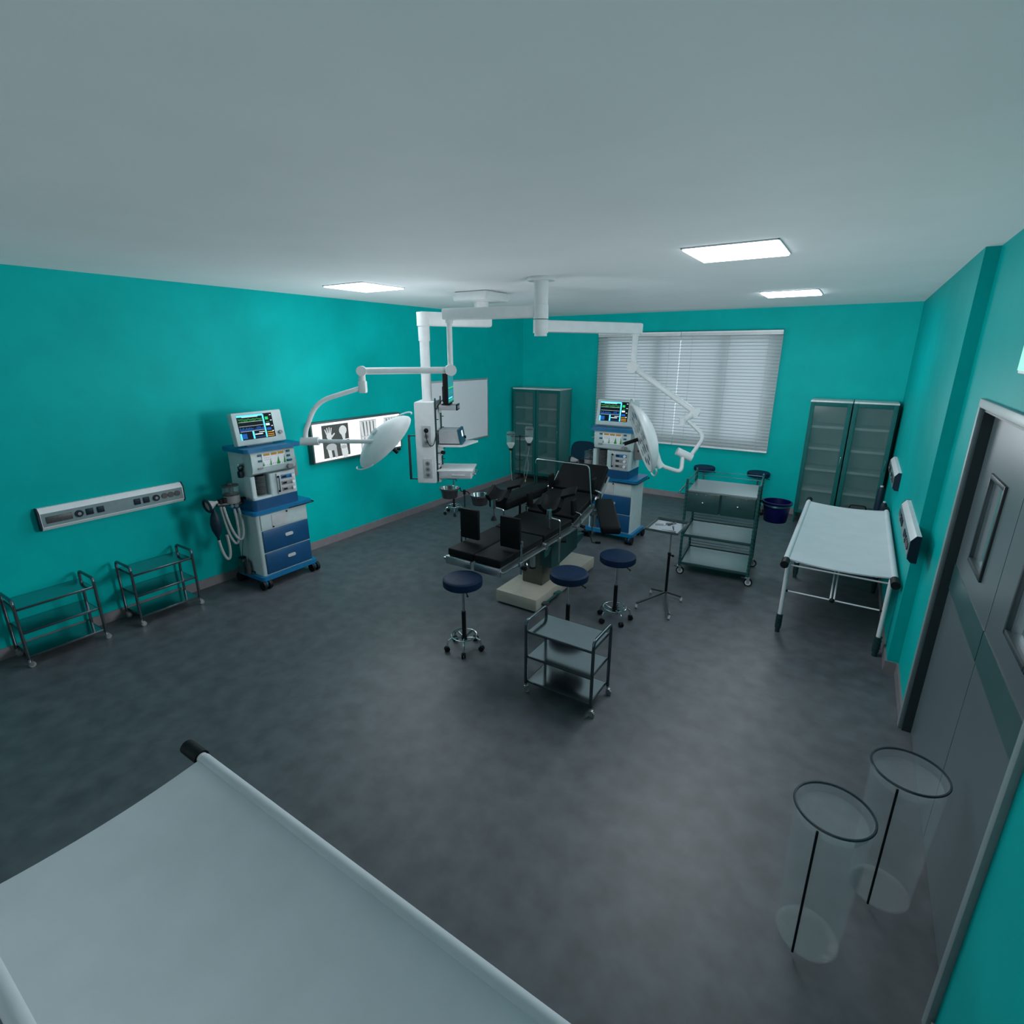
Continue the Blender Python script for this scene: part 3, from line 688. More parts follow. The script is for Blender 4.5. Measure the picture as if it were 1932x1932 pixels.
# ------------------------------------------------------------------ anaesthesia machines
def machine(loc, rz, label):
    t = thing('anaesthesia_machine', label, 'anaesthesia machine', loc, rz, 'blue and white anaesthesia machines')
    def rounded(x0, x1, y0, y1, r_, n=5):
        out = []
        for cx, cy, a0 in ((x1 - r_, y1 - r_, 0), (x0 + r_, y1 - r_, 90), (x0 + r_, y0 + r_, 180), (x1 - r_, y0 + r_, 270)):
            for i in range(n + 1): a = math.radians(a0 + 90 * i / n); out.append((cx + r_ * math.cos(a), cy + r_ * math.sin(a)))
        return out
    MB().prism(rounded(-.355, .355, -.25, .25, .04), .10, .145, M['blue']).build('base_slab', t)
    for sx in (-1, 1):
        for sy in (-1, 1):
            x, y = sx * .315, sy * .228
            c = MB(); c.cyl((x, y, .06), (x, y, .102), .012, M['blue'], n=10); c.box((x, y, .06), (.03, .05, .055), M['blue'], bev=.008); co = c.build('caster', t)
            MB().cyl((x - .048, y, .052), (x - .016, y, .052), .052, M['black'], n=22).cyl((x + .016, y, .052), (x + .048, y, .052), .052, M['black'], n=22).build('wheel', co)
    # lower cabinet
    MB().prism(rounded(-.315, .315, -.215, .225, .03), .145, .855, M['cream']).build('cabinet', t)
    for z0, z1 in ((.235 - .08, .405), (.41, .665)):
        d = MB().box((.012, -.222, (z0 + z1) / 2), (.575, .02, z1 - z0 - .006), M['navy'], bev=.008).build('drawer', t)
        MB().prism(rounded(-.05, .05, -.018, .018, .017), -.006, .006, M['ltgrey'], Matrix.Translation((.035, -.235, (z0 + z1) / 2 + .02)) @ Matrix.Rotation(PI / 2, 4, 'X')).build('handle', d)
    d = MB().box((.012, -.22, .757), (.575, .018, .17), M['cream'], bev=.006)
    d.box((-.05, -.231, .757), (.20, .006, .14), M['ltgrey'], bev=.003)
    d.cyl((.04, -.23, .825), (.04, -.24, .825), .01, M['black'], n=10).cyl((-.14, -.23, .69), (-.14, -.24, .69), .009, M['black'], n=10)
    d.build('upper_drawer', t)
    # worktop with a side rail
    MB().prism(rounded(-.365, .365, -.265, .25, .045), .86, .90, M['blue']).build('worktop', t)
    MB().tube(fillet([(.05, -.275, .865), (.385, -.275, .865), (.385, .2, .865)], .03), .006, M['black'], 8).ball((.385, .2, .865), .012, M['black']).build('edge_rail', t)
    MB().prism(rounded(-.325, .235, -.225, .22, .05), .90, 1.015, M['navy']).build('plinth', t)
    # upper housing: back block, bellows bay left, vaporiser block right, bulging screen panel
    ub = MB(); ub.prism(rounded(-.29, .235, -.06, .21, .03), 1.015, 1.525, M['cream'])
    ub.prism(rounded(-.09, .235, -.20, -.05, .02), 1.015, 1.27, M['cream']); ub.prism(rounded(-.30, -.245, -.19, -.05, .015), 1.015, 1.27, M['cream'])
    ub.prism(rounded(-.30, -.08, -.20, -.05, .02), 1.015, 1.04, M['cream'])
    ub.build('upper_housing', t)
    bl = MB(); bl.box((-.167, -.064, 1.155), (.15, .012, .23), M['dteal'])
    prof = [(0, 1.042)]
    for k in range(9): z = 1.045 + k * .024; prof += [(.028, z), (.046, z + .006), (.046, z + .012), (.028, z + .018)]
    prof += [(.05, 1.262), (0, 1.264)]
    bl.lathe(prof, M['black'], Matrix.Translation((-.167, -.125, 0)), 20); bl.build('bellows', t)
    MB().lathe([(.062, 1.042), (.064, 1.044), (.064, 1.26), (.062, 1.262)], M['clear'], Matrix.Translation((-.167, -.125, 0)), 24).build('bellows_jar', t)
    pv = MB(); A = Matrix(((0, 0, 1, 0), (1, 0, 0, 0), (0, 1, 0, 0), (0, 0, 0, 1)))
    pv.prism([(-.05, 1.27), (-.16, 1.275), (-.205, 1.30), (-.22, 1.36), (-.215, 1.50), (-.20, 1.525), (-.05, 1.525)], -.275, .24, M['cream'], A); sp = pv.build('screen_panel', t)
    ch = MB(); y = -.2225; tl = lambda z: y + (.004 if z > 1.4 else .004)
    cz = 1.43
    ch.box((-.02, -.218, cz), (.27, .008, .135), M['chartwhite'])
    for i in range(3): ch.box((-.10 + i * .085, -.2235, cz + .058), (.07, .004, .022), M['chartorange'])
    for cx, w, h_ in ((-.145, .02, .05), (-.06, .02, .075), (.03, .04, .085), (.105, .025, .10)):
        ch.add([(cx - w / 2, -.2235, cz - .06), (cx + w / 2, -.2235, cz - .06), (cx + w * .1, -.2235, cz - .06 + h_)], [[0, 1, 2]], M['chartgreen'])
    for i in range(12): ch.box((-.145 + i * .022, -.2225, cz - .055 + random.uniform(0, .012)), (.004, .002, .012), M['chartgreen'])
    for z in (cz + .005, cz + .025): ch.box((-.09, -.2225, z), (.09, .002, .002), M['grey'])
    ch.build('trend_display', sp)
    for x, z, w, m in [(-.178, cz + .06, .045, 'btn'), (-.178, cz, .045, 'btn'), (-.185, cz - .078, .06, 'grey'), (.16, cz + .062, .04, 'btn'), (.16, cz + .012, .04, 'btn'), (.166, cz - .04, .065, 'btn')]:
        MB().box((x, -.22, z), (w, .012, .022), M[m], bev=.003).build('key', sp)
    MB().cyl((.15, -.21, 1.325), (.15, -.245, 1.325), .024, M['grey'], n=20).cyl((.18, -.21, 1.325), (.18, -.235, 1.325), .02, M['grey'], n=20).build('dial', sp)
    # vaporisers
    vp = MB().box((.10, -.206, 1.145), (.22, .012, .235), M['ltgrey'], bev=.004).build('module_panel', t)
    for z, m in ((1.215, M['blue']), (1.145, M['grey']), (1.075, M['grey'])):
        o = MB(); o.box((.12, -.214, z), (.155, .014, .042), m, bev=.004); o.box((.075, -.222, z), (.045, .004, .02), M['black']); vb = o.build('vaporiser', t)
        MB().cyl((.175, -.218, z), (.175, -.24, z), .018, M['white'], n=18).build('knob', vb)
    MB().tube(fillet([(.0, -.215, 1.225), (.0, -.235, 1.22), (.0, -.235, 1.07), (.0, -.215, 1.065)], .01), .006, M['tealmetal'], 8).ball((0, -.225, 1.225), .013, M['black']).ball((0, -.225, 1.065), .013, M['black']).build('flow_tube', vp)
    # shelf and monitor
    MB().prism(rounded(-.345, .33, -.245, .22, .05), 1.53, 1.572, M['blue']).build('top_shelf', t)
    R = rotx(math.radians(-9)); mo = MB()
    c0 = Vector((-.04, -.03, 1.755)); mo.box(c0, (.57, .085, .345), M['cream'], R, bev=.014); mo.box((-.04, .03, 1.60), (.3, .14, .06), M['cream'], bev=.01)
    mon = mo.build('monitor', t)
    s = MB(); P = lambda x, z, d=0.0: c0 + R @ Vector((x, -.0435 - d, z))
    def q(x0, x1, z0, z1, m, d=.0012): s.add([P(x0, z0, d), P(x1, z0, d), P(x1, z1, d), P(x0, z1, d)], [[0, 1, 2, 3]], m)
    X0, X1, Z0, Z1 = -.235, .165, -.115, .145
    q(X0, X1, Z0, Z1, M['scrblack'], .0006)
    q(X0, .06, Z1 - .022, Z1 - .002, M['scrcyan']); q(.05, .068, Z0 + .004, Z1 - .01, M['scrcyan']); q(-.18, 0, Z1 - .028, Z1 - .022, M['scrwhite'], .0016)
    def wave(z, a, m, n, th=.0045):
        pts = [(X0 + .01 + (.27) * i / n, z + a * random.uniform(-1, 1)) for i in range(n + 1)]
        for (xa, za), (xb, zb) in zip(pts, pts[1:]): s.add([P(xa, za - th, .0012), P(xb, zb - th, .0012), P(xb, zb + th, .0012), P(xa, za + th, .0012)], [[0, 1, 2, 3]], m)
    wave(.095, .006, M['scrgreen'], 26, .006); wave(.075, .006, M['scrgreen'], 26, .005)
    for i in range(13):
        x = X0 + .012 + i * .0205; s.add([P(x, .035), P(x + .006, .035), P(x + .018, .058), P(x + .012, .058)], [[0, 1, 2, 3]], M['scrteal'])
        s.add([P(x + .012, .058), P(x + .018, .058), P(x + .022, .036), P(x + .018, .036)], [[0, 1, 2, 3]], M['scrteal'])
    for z in (.068, .025, -.028): q(X0 + .01, .045, z, z + .0025, M['scrwhite'])
    for i in range(16): x = X0 + .012 + i * .017; h_ = random.uniform(.008, .036); q(x, x + .010, -.022, -.022 + h_, M['scrblue'])
    q(X0, X0 + .018, Z0, -.045, M['scrcyan']); q(X0 + .02, X0 + .075, Z0 + .012, -.05, M['scrblue']); q(-.095, -.075, Z0 + .004, -.03, M['scrcyan'])
    q(-.07, .02, -.072, -.062, M['scrwhite']); q(-.02, .045, -.052, -.045, M['scrwhite']); q(-.07, .045, -.10, -.095, M['scrblue'])
    q(.08, .115, .075, .105, M['scrbright']); q(.085, .12, .045, .055, M['scrgreen']); q(.075, .12, .012, .035, M['scrwhite']); q(.078, .13, -.04, -.012, M['scrblue'])
    for z in (-.062, -.085, -.105): q(.075, .15, z, z + .009, M['scrorange'])
    for z in (.118, .06, 0, -.055): q(.135, .155, z, z + .008, M['scrwhite'])
    s.build('screen', mon)
    k = P(.225, -.075, -.004); MB().cyl(k, k + R @ Vector((0, -.022, 0)), .02, M['grey'], n=16).cyl(k + Vector((-.016, 0, 0)), k + R @ Vector((-.016, -.012, 0)), .012, M['grey'], n=12).build('dial', mon)
    # right flank: hung vaporiser with a yellow cap
    v = MB(); v.box((.30, .0, 1.27), (.11, .15, .23), M['grey'], bev=.012); v.box((.245, .02, 1.30), (.03, .06, .05), M['ltgrey']); v.cyl((.30, .0, 1.385), (.30, .0, 1.43), .045, M['ltgrey'], n=20)
    v.cyl((.358, -.02, 1.29), (.362, -.02, 1.29), .018, M['ltgrey']); v.cyl((.31, -.076, 1.28), (.31, -.09, 1.28), .014, M['dkgrey'], n=12); vo = v.build('side_vaporiser', t)
    MB().cyl((.30, 0, 1.43), (.30, 0, 1.455), .046, M['yellow'], n=20).cyl((.30, 0, 1.455), (.30, 0, 1.47), .03, M['dteal'], n=16).build('cap', vo)
    # left flank: clips, absorber, breathing circuit
    cl = MB(); cl.cyl((-.26, -.06, 1.405), (-.36, -.11, 1.41), .008, M['chrome'], n=8); cl.cyl((-.29, -.06, 1.38), (-.335, -.06, 1.36), .02, M['dteal'], n=12)
    cl.box((-.315, -.05, 1.29), (.05, .05, .07), M['socket'], bev=.006); cl.cyl((-.29, -.05, 1.345), (-.33, -.05, 1.345), .018, M['black'], n=12); cl.build('gas_clips', t)
    arm = MB(); arm.cyl((-.28, -.02, .965), (-.60, -.02, 1.015), .02, M['dkgrey'], n=14)
    for x, z in ((-.31, .985), (-.36, .985), (-.52, 1.02), (-.56, 1.015)): arm.cyl((x, -.02, z), (x, -.02, z + .05), .024, M['black'], n=14)
    arm.cyl((-.42, -.02, .975), (-.42, -.07, .975), .022, M['chrome'], n=14); arm.cyl((-.47, -.02, .98), (-.47, -.075, .98), .018, M['chrome'], n=14); arm.build('absorber_arm', t)
    an = MB(); ax = Matrix.Translation((-.425, .0, 0))
    an.lathe([(0, 1.0), (.075, 1.0), (.08, 1.01), (.08, 1.085), (0, 1.086)], M['grey'], ax, 28); an.lathe([(0, 1.085), (.086, 1.085), (.086, 1.098), (0, 1.099)], M['dkgrey'], ax, 28)
    an.cyl((-.425, 0, 1.098), (-.425, 0, 1.185), .016, M['dteal'], n=12); an.lathe([(0, 1.18), (.084, 1.18), (.084, 1.192), (.03, 1.198), (.03, 1.215), (0, 1.216)], M['dkgrey'], ax, 28); ao = an.build('absorber', t)
    MB().lathe([(.078, 1.098), (.08, 1.099), (.08, 1.18), (.078, 1.181)], M['clear'], ax, 28).build('canister', ao)
    # mask
    mA = Matrix.Translation((-.615, -.03, 1.045)) @ Matrix.Rotation(math.radians(-100), 4, 'Y')
    mk = MB(); mk.lathe([(.016, -.02), (.018, .0), (.03, .02), (.055, .07), (.062, .085), (.058, .085), (.05, .07), (.026, .022), (.014, .0)], M['hose'], mA, 22)
    mo_ = mk.build('face_mask', t)
    MB().tube([mA @ Vector((.066 * math.cos(a), .066 * math.sin(a), .088)) for a in [2 * PI * i / 26 for i in range(26)]], .013, M['socket'], 8, closed=True).build('cushion', mo_)
    # breathing bag
    MB().lathe([(0, .99), (.012, .985), (.018, .965), (.045, .90), (.056, .83), (.048, .76), (.026, .70), (.014, .675), (.012, .64), (0, .638)], M['socket'], Matrix.Translation((-.645, -.03, 0)), 20).build('breathing_bag', t)
    def hose(pts):
        P_ = []
        for a, b in zip(pts, pts[1:]): P_ += [a.lerp(b, i / 3) for i in range(3)]
        rr = [.0125 + (.0022 if i % 2 else 0) for i in range(len(P_))]
        return MB().tube(P_, .012, M['hose'], 8, rr=rr).build('hose', t)
    hose(bez((-.575, -.04, .99), (-.53, -.05, .40), (-.40, -.07, .45), (-.445, -.05, .96), 26))
    hose(bez((-.555, -.06, .99), (-.50, -.08, .45), (-.34, -.09, .50), (-.405, -.06, .96), 26))
    hose(bez((-.645, -.03, .645), (-.62, -.05, .30), (-.52, -.05, .36), (-.57, -.055, .70), 18))
    # suction unit low on the left
    su = MB(); su.box((-.36, .10, .23), (.07, .12, .17), M['dteal'], bev=.006); su.box((-.36, .10, .325), (.05, .05, .02), M['black']); su.cyl((-.36, .0, .15), (-.36, .0, .30), .03, M['dkgrey'], n=14)
    su.box((-.33, .05, .16), (.05, .2, .02), M['dteal']); so = su.build('suction_unit', t)
    MB().tube(bez((-.36, .0, .30), (-.36, .0, .5), (-.33, -.02, .5), (-.335, -.05, .82), 12), .004, M['hose'], 6).tube(bez((-.37, .08, .32), (-.37, .05, .5), (-.34, .0, .6), (-.335, .02, .82), 12), .004, M['tealmetal'], 6).build('suction_tube', so)
    return t
ma = machine((-5.44, 3.31, 0), PI / 2, 'blue and white anaesthesia machine by the left wall, with hoses and mask hanging left')
dup(ma, (-2.65, 6.79, 0), 0, 'blue and white anaesthesia machine behind the head of the operating table', 'blue and white anaesthesia machines')

# ------------------------------------------------------------------ surgical light on its ceiling column
W_ = M['lampwhite']
t = thing('surgical_light', 'white two-headed surgical lamp hanging from a ceiling column over the table', 'surgical lamp', (-2.634, 4.56, H))
MB().lathe([(0, 0), (.13, 0), (.135, -.006), (.135, -.02), (.125, -.03), (0, -.03)], W_, n=40).build('ceiling_plate', t)
MB().cyl((0, 0, -.03), (0, 0, -.235), .066, W_, n=32).build('ceiling_tube', t)
cxy = Vector((-2.634, 4.56, 0))
def boxarm(end, z, h, w, name):
    e_ = Vector((end[0], end[1], z)); c_ = cxy + Vector((0, 0, z))
    m = MB(); d = (e_ - c_).normalized()
    m.bar(c_, e_ + d * .06, h, w, W_, up=(0, 0, 1), bev=.018)
    m.cyl(c_ - Vector((0, 0, h * .62)), c_ + Vector((0, 0, h * .56)), .071, W_, n=32)
    return m.build(name, t, world=True), e_
ja, eL = boxarm((-3.611, 4.389), 2.905, .105, .11, 'swing_arm')
jb_, eR = boxarm((-2.06, 5.55), 2.775, .10, .11, 'swing_arm')
MB().cyl((0, 0, -.47), (0, 0, -.515), .06, W_, n=28).build('end_cap', t)
def head(c, n, roll_up, name, R_=.355):
    """dish with a domed back; n = direction the lit face looks"""
    A = Matrix.Translation(c) @ frame(n, roll_up).to_4x4()
    m = MB(); m.lathe([(0, -.125), (.06, -.122), (.14, -.11), (.22, -.085), (.29, -.05), (.335, -.015), (R_, .012), (R_, .022), (R_ - .012, .028), (R_ - .02, .022), (0, .016)], W_, A, 56)
    o = m.build(name, t, world=True)
    ln = MB()
    for ring_, cnt in ((0.0, 0), (.13, 6), (.25, 12)):
        for i in range(cnt): a = 2 * PI * i / cnt; p = Vector((ring_ * math.cos(a), ring_ * math.sin(a), .015)); ln.cyl(A @ p, A @ (p + Vector((0, 0, .006))), .042, M['lens'], n=18)
    ln.build('lens', o, world=True)
    MB().cyl(A @ Vector((0, 0, .015)), A @ Vector((0, 0, .05)), .03, M['white'], n=18).cyl(A @ Vector((0, 0, .05)), A @ Vector((0, 0, .19)), .019, M['black'], n=16).build('sterile_handle', o, world=True)
    g = MB()
    for s_ in (-1, 1): g.tube([A @ Vector((.19 * math.sin(q_), s_ * (R_ - .015 + .055 * math.cos(q_)), .0)) for q_ in [-PI / 2 + PI * i / 14 for i in range(15)]], .0075, W_, 8)
    g.build('grab_rail', o, world=True)
    return A
# left head
zL = 2.36
m = MB(); m.cyl((eL.x, eL.y, 2.87), (eL.x, eL.y, zL + .02), .028, W_, n=20).cyl((eL.x, eL.y, 2.875), (eL.x, eL.y, 2.82), .04, W_, n=20); m.build('drop_tube', t, world=True)
j1 = Vector((-3.508, 4.270, 2.371)); j1.x, j1.y = eL.x, eL.y; j1.z = zL
j2 = Vector((-4.267, 3.772, 2.355))
dj = (j2 - j1).normalized(); pj_ = dj.cross(Vector((0, 0, 1))).normalized()
m = MB(); m.cyl(j1 - pj_ * .055, j1 + pj_ * .075, .058, W_, n=24); m.build('elbow', t, world=True)
m = MB(); m.tube([j1, j2], .034, W_, 18); m.cyl(j2 - pj_ * .045, j2 + pj_ * .06, .05, W_, n=24); m.build('spring_arm', t, world=True)
b2 = Vector((-4.223, 3.724, 2.144))
m = MB(); m.cyl(j2 + Vector((0, 0, -.02)), Vector((j2.x, j2.y, b2.z)), .034, W_, n=20); m.box(Vector((j2.x, j2.y, b2.z + .055)), (.075, .075, .12), W_, rotz(.52), bev=.012); m.build('swivel_block', t, world=True)
k0 = Vector((j2.x, j2.y, b2.z + .05)); k1 = Vector((-4.588, 3.457, 2.062)); k2 = Vector((-4.647, 3.390, 1.985)); k3 = Vector((-4.646, 3.310, 1.764)); k4 = Vector((-4.627, 3.290, 1.671))
m = MB(); m.tube(fillet([k0, k1 + (k1 - k0) * .05, k3, k4], .18, 8), .024, W_, 14); m.build('bent_tube', t, world=True)
hc = Vector((-4.036, 3.795, 1.666)); nL = Vector((0.3438, 0.5900, -0.7305))
yk = hc - nL * .125
m = MB(); m.cyl(Vector((-4.663, 3.266, 1.671)), Vector((-4.515, 3.364, 1.676)), .042, W_, n=20); m.build('elbow', t, world=True)
m = MB(); m.tube([Vector((-4.546, 3.344, 1.676)), Vector((-4.416, 3.402, 1.675)), Vector((-3.877, 3.716, 1.680)), yk + nL * .01], .021, W_, 14); m.cyl(yk - nL * .02, yk + nL * .04, .04, W_, n=20); m.build('yoke_tube', t, world=True)
head(hc, nL, Vector((-0.1593, 0.2446, 0.9565)), 'lamp_head')
# right head
zR = 2.385
m = MB(); m.cyl((eR.x, eR.y, 2.74), (eR.x, eR.y, zR), .03, W_, n=20).cyl((eR.x, eR.y, 2.745), (eR.x, eR.y, 2.70), .042, W_, n=20); m.build('drop_tube', t, world=True)
j1 = Vector((eR.x, eR.y, zR)); j2 = Vector((-1.385, 5.616, 1.945))
dj = (j2 - j1).normalized(); pj_ = dj.cross(Vector((0, 0, 1))).normalized()
m = MB(); m.cyl(j1 - pj_ * .07, j1 + pj_ * .06, .056, W_, n=24); m.build('elbow', t, world=True)
m = MB(); m.tube([j1, j2], .03, W_, 18); m.cyl(j2 - pj_ * .05, j2 + pj_ * .05, .045, W_, n=22); m.build('spring_arm', t, world=True)
k1 = Vector((-1.482, 5.523, 1.861)); m = MB(); m.cyl(j2, k1, .034, W_, n=18); m.cyl(k1 + Vector((0, 0, .03)), k1 - Vector((0, 0, .035)), .036, W_, n=18); m.build('swivel_block', t, world=True)
pts = [Vector((-1.441, 5.552, 1.866)), Vector((-1.254, 5.568, 1.715)), Vector((-1.330, 5.378, 1.534))]
MB().tube(fillet(pts, .09, 8), .02, W_, 14).build('bent_tube', t, world=True)
MB().cyl(Vector((-1.318, 5.379, 1.514)), Vector((-1.455, 5.314, 1.581)), .04, W_, n=20).build('elbow', t, world=True)
hc = Vector((-1.732, 5.062, 1.724)); nR = Vector((-0.8126, -0.4835, -0.3254)); yk = hc - nR * .11
back_ = Vector((-1.569, 5.083, 1.493))
MB().tube(fillet([Vector((-1.396, 5.332, 1.524)), Vector((-1.379, 5.265, 1.379)), Vector((-1.543, 5.111, 1.453)), yk - nR * .01 - Vector((-0.1593, 0.2446, 0.9565)) * .12], .06, 7), .021, W_, 14).cyl(Vector((-1.545, 5.104, 1.438)), Vector((-1.597, 5.072, 1.545)), .03, W_, n=16).build('yoke_tube', t, world=True)
head(hc, nR, Vector((-0.1593, 0.2446, 0.9565)), 'lamp_head')

# ------------------------------------------------------------------ ceiling supply pendant
PX, PY = -4.215, 4.675
t = thing('supply_pendant', 'white ceiling supply pendant with sockets, shelf and drawer, left of the table', 'pendant', (PX, PY, 0), math.radians(30))
PW = WM[t.name].copy(); PI_ = PW.inverted()
cm = PI_ @ Vector((-3.86, 5.29, 0))
bx = MB(); Rm = rotz(-math.radians(30)); bx.box((cm.x, cm.y, 3.148), (.48, .48, .104), W_, Rm, bev=.03); bx.cyl((cm.x, cm.y, 3.10), (cm.x, cm.y, 2.95), .085, W_, n=28); bx.build('ceiling_mount', t)
am = MB(); d = Vector((cm.x, cm.y, 0)).normalized(); a0 = Vector((0, 0, 2.895)) - d * .06; a1 = Vector((cm.x, cm.y, 2.895)) + d * .12
am.bar(a0, a1, .12, .15, W_, up=(0, 0, 1), bev=.03); am.cyl((0, 0, 2.82), (0, 0, 2.965), .075, W_, n=28); am.build('swing_arm', t)
MB().cyl((0, 0, 2.0), (0, 0, 2.84), .055, W_, n=28).cyl((0, 0, 2.66), (0, 0, 2.84), .064, W_, n=28).build('column', t)
bw, bd, bz0, bz1 = .225, .42, 1.055, 2.0
MB().box((0, 0, (bz0 + bz1) / 2), (bw, bd, bz1 - bz0), W_, bev=.018).build('body', t)
for z0, z1, lab in ((1.49, 1.735, 0), (1.12, 1.35, 1)):
    p = MB(); y = -bd / 2 - .004; p.box((.02, y, (z0 + z1) / 2), (.10, .012, z1 - z0), M['ltgrey'], bev=.004); p.build('socket_plate', t)
    for i in range(3):
        z = z1 - .055 - i * .068; o = MB(); o.cyl((.02, y - .004, z), (.02, y - .012, z), .026, M['grey'] if not (lab == 0 and i == 0) else M['black'], n=20); o.cyl((.02, y - .011, z), (.02, y - .016, z), .009, M['dkgrey'], n=10); o.build('gas_outlet', t)
y = -bd / 2 - .02
MB().cyl((.02, y, 1.68), (.02, y - .035, 1.68), .016, M['black'], n=12).tube(bez((.02, y - .03, 1.675), (.03, y - .05, 1.48), (.12, y - .05, 1.44), (.125, -.17, 1.64), 16), .005, M['black'], 8).build('power_cord', t)
for yy in (-.165, .165):
    rl = MB(); rl.bar((bw / 2 + .012, yy, 1.07), (bw / 2 + .012, yy, 2.04), .018, .014, M['dteal'], bev=.003)
    for k in range(7): rl.cyl((bw / 2 + .005, yy, 1.15 + k * .13), (bw / 2 + .045, yy, 1.15 + k * .13), .005, M['dteal'], n=8)
    rl.build('mounting_rail', t)
sr_ = MB(); sr_.bar((-.235, -.02, 1.06), (-.235, -.02, 1.60), .02, .05, M['dkgrey'], bev=.004)
for z in (1.065, 1.59): sr_.cyl((-.235, -.02, z), (-.10, -.02, z), .008, M['dteal'], n=10)
sr_.build('side_rail', t)
A = Matrix.Translation((0, 0, 0))
sh = MB(); sh.prism([(bw / 2 + .02, -.13), (.40, -.13), (.44, -.07), (.56, .25), (bw / 2 + .02, .25)], 1.475, 1.497, W_); sh.box((bw / 2 + .035, -.05, 1.42), (.05, .12, .10), W_, bev=.006); sh.cyl((bw / 2 + .06, -.11, 1.41), (bw / 2 + .09, -.13, 1.41), .022, M['black'], n=14); sh.build('shelf', t)
du = MB(); du.box((.325, .02, 1.145), (.395, .36, .085), W_, bev=.006); du.box((.33, .02, 1.20), (.42, .40, .02), W_, bev=.006); du.box((bw / 2 + .02, -.05, 1.13), (.03, .12, .16), W_); du.build('drawer_unit', t)
dr = MB(); dr.box((.325, -.165, 1.14), (.375, .012, .065), M['ltgrey'], bev=.003); dd = dr.build('drawer', t)
MB().box((.37, -.174, 1.15), (.16, .012, .012), M['white'], bev=.003).build('handle', dd)
MB().tube(fillet([(.535, -.10, 1.15), (.565, -.10, 1.15), (.565, .12, 1.15), (.535, .12, 1.15)], .02), .007, M['chrome'], 8).build('side_handle', t)
ma_ = MB(); ma_.bar((bw / 2 + .02, .1, 1.90), (.19, .1, 1.90), .03, .03, M['white']); ma_.box((bw / 2 + .02, .1, 1.90), (.02, .06, .10), M['white']); ma_.build('bracket', t)
# devices carried by the pendant
def onp(x, y, z): p = PW @ Vector((x, y, z)); return (p.x, p.y, p.z)
g = thing('gauge_box', 'flat white box with two small dials under the dark monitor on the pendant', 'device', onp(.24, .07, 1.90), math.radians(30))
MB().box((0, 0, .018), (.20, .22, .055), M['ltgrey'], bev=.006).build('housing', g)
fp = MB().box((.108, 0, .022), (.014, .20, .07), M['socket'], rotz(0), bev=.004).build('dial_face', g)
for yy in (-.045, .045): MB().box((.117, yy, .022), (.004, .045, .036), M['ltgrey'], bev=.002).build('dial', fp)
mn = thing('patient_monitor', 'thin black monitor with a teal screen seen edge-on beside the white pendant', 'monitor', onp(.24, .07, 1.948), math.radians(30))
MB().box((0, 0, .188), (.06, .40, .35), M['black'], bev=.01).box((-.02, 0, .008), (.10, .20, .012), M['black'], bev=.003).box((-.045, -.02, .12), (.04, .06, .18), M['black'], bev=.006).build('housing', mn)
sc = MB(); xx = .0312
def qq(y0, y1, z0, z1, m, d=.0): sc.add([(xx + d, y0, z0), (xx + d, y1, z0), (xx + d, y1, z1), (xx + d, y0, z1)], [[0, 1, 2, 3]], m)
qq(-.185, .185, .03, .345, M['scrmon']); 
for i in range(9): qq(-.17 + i * .038, -.15 + i * .038, .22, .22 + random.uniform(.05, .11), M['scrteal'], .0008)
qq(-.17, .17, .19, .205, M['scrbright'], .0008); qq(-.17, .17, .215, .225, M['scrteal'], .0008); qq(-.17, .17, .12, .17, M['scrteal'], .0008); qq(-.17, .1, .075, .09, M['scrcyan'], .0008); qq(-.17, .17, .05, .06, M['scrbright'], .0008)
sc.build('screen', mn)
MB().tube(bez((-.06, -.04, .06), (-.12, -.08, .0), (-.15, -.22, -.08), (-.115, -.235, -.16), 14), .005, M['black'], 8).build('power_cable', mn)
dv = thing('infusion_device', 'white box device with a slanted blue front on the pendant shelf', 'device', onp(.27, .06, 1.498), math.radians(30))
Bm = Matrix(((1, 0, 0, 0), (0, 0, -1, 0), (0, 1, 0, 0), (0, 0, 0, 1)))
MB().prism([(-.13, .01), (.115, .01), (.085, .165), (-.13, .165)], -.15, .15, M['ltgrey'], Bm).box((-.01, 0, .006), (.24, .30, .012), M['socket']).build('housing', dv)
MB().prism([(.117, .0), (.142, .0), (.112, .175), (.087, .175)], -.158, .158, M['btn'], Bm).build('front_panel', dv)
s2 = MB(); Rk = Vector((.142, 0, 0)); dz = Vector((-.03, 0, .175)); 
def fpt(y, v): p = Rk + dz * v; return (p.x + .001, y, p.z)
s2.add([fpt(-.05, .45), fpt(.05, .45), fpt(.05, .85), fpt(-.05, .85)], [[0, 1, 2, 3]], M['scrwhite']); s2.build('display', dv)
MB().cyl((.128, .12, .05), (.15, .12, .054), .018, M['black'], n=14).build('dial', dv)

# ------------------------------------------------------------------ operating table
t = thing('operating_table', 'black-padded operating table on a tan pedestal in the middle of the room', 'operating table', (-2.62, 4.4, 0))
O_ = Vector((-2.62, 4.4, 0))
def L(x, y, z): return Vector((x + 2.62, y - 4.4, z))
MB().box(L(-2.635, 4.83, .085), (.49, 1.40, .13), M['tan'], bev=.006).build('pedestal_base', t)
MB().box(L(-2.635, 4.83, .012), (.44, 1.34, .022), M['dkgrey']).build('plinth', t)
MB().box(L(-2.635, 4.66, .44), (.25, .40, .58), M['olive'], bev=.012).build('pedestal_column', t)
hs = MB(); A = Matrix(((0, 0, 1, 0), (1, 0, 0, 0), (0, 1, 0, 0), (0, 0, 0, 1)))
hs.prism([(.02, .40), (.14, .38), (.62, .44), (.62, .66), (.02, .66)], .10, .235, M['dteal'], A); hs.build('drive_housing', t)
wd = MB(); wd.prism([(.60, .42), (.90, .50), (.90, .53), (.60, .56)], .14, .20, M['tealmetal'], A); wd.build('drive_arm', t)
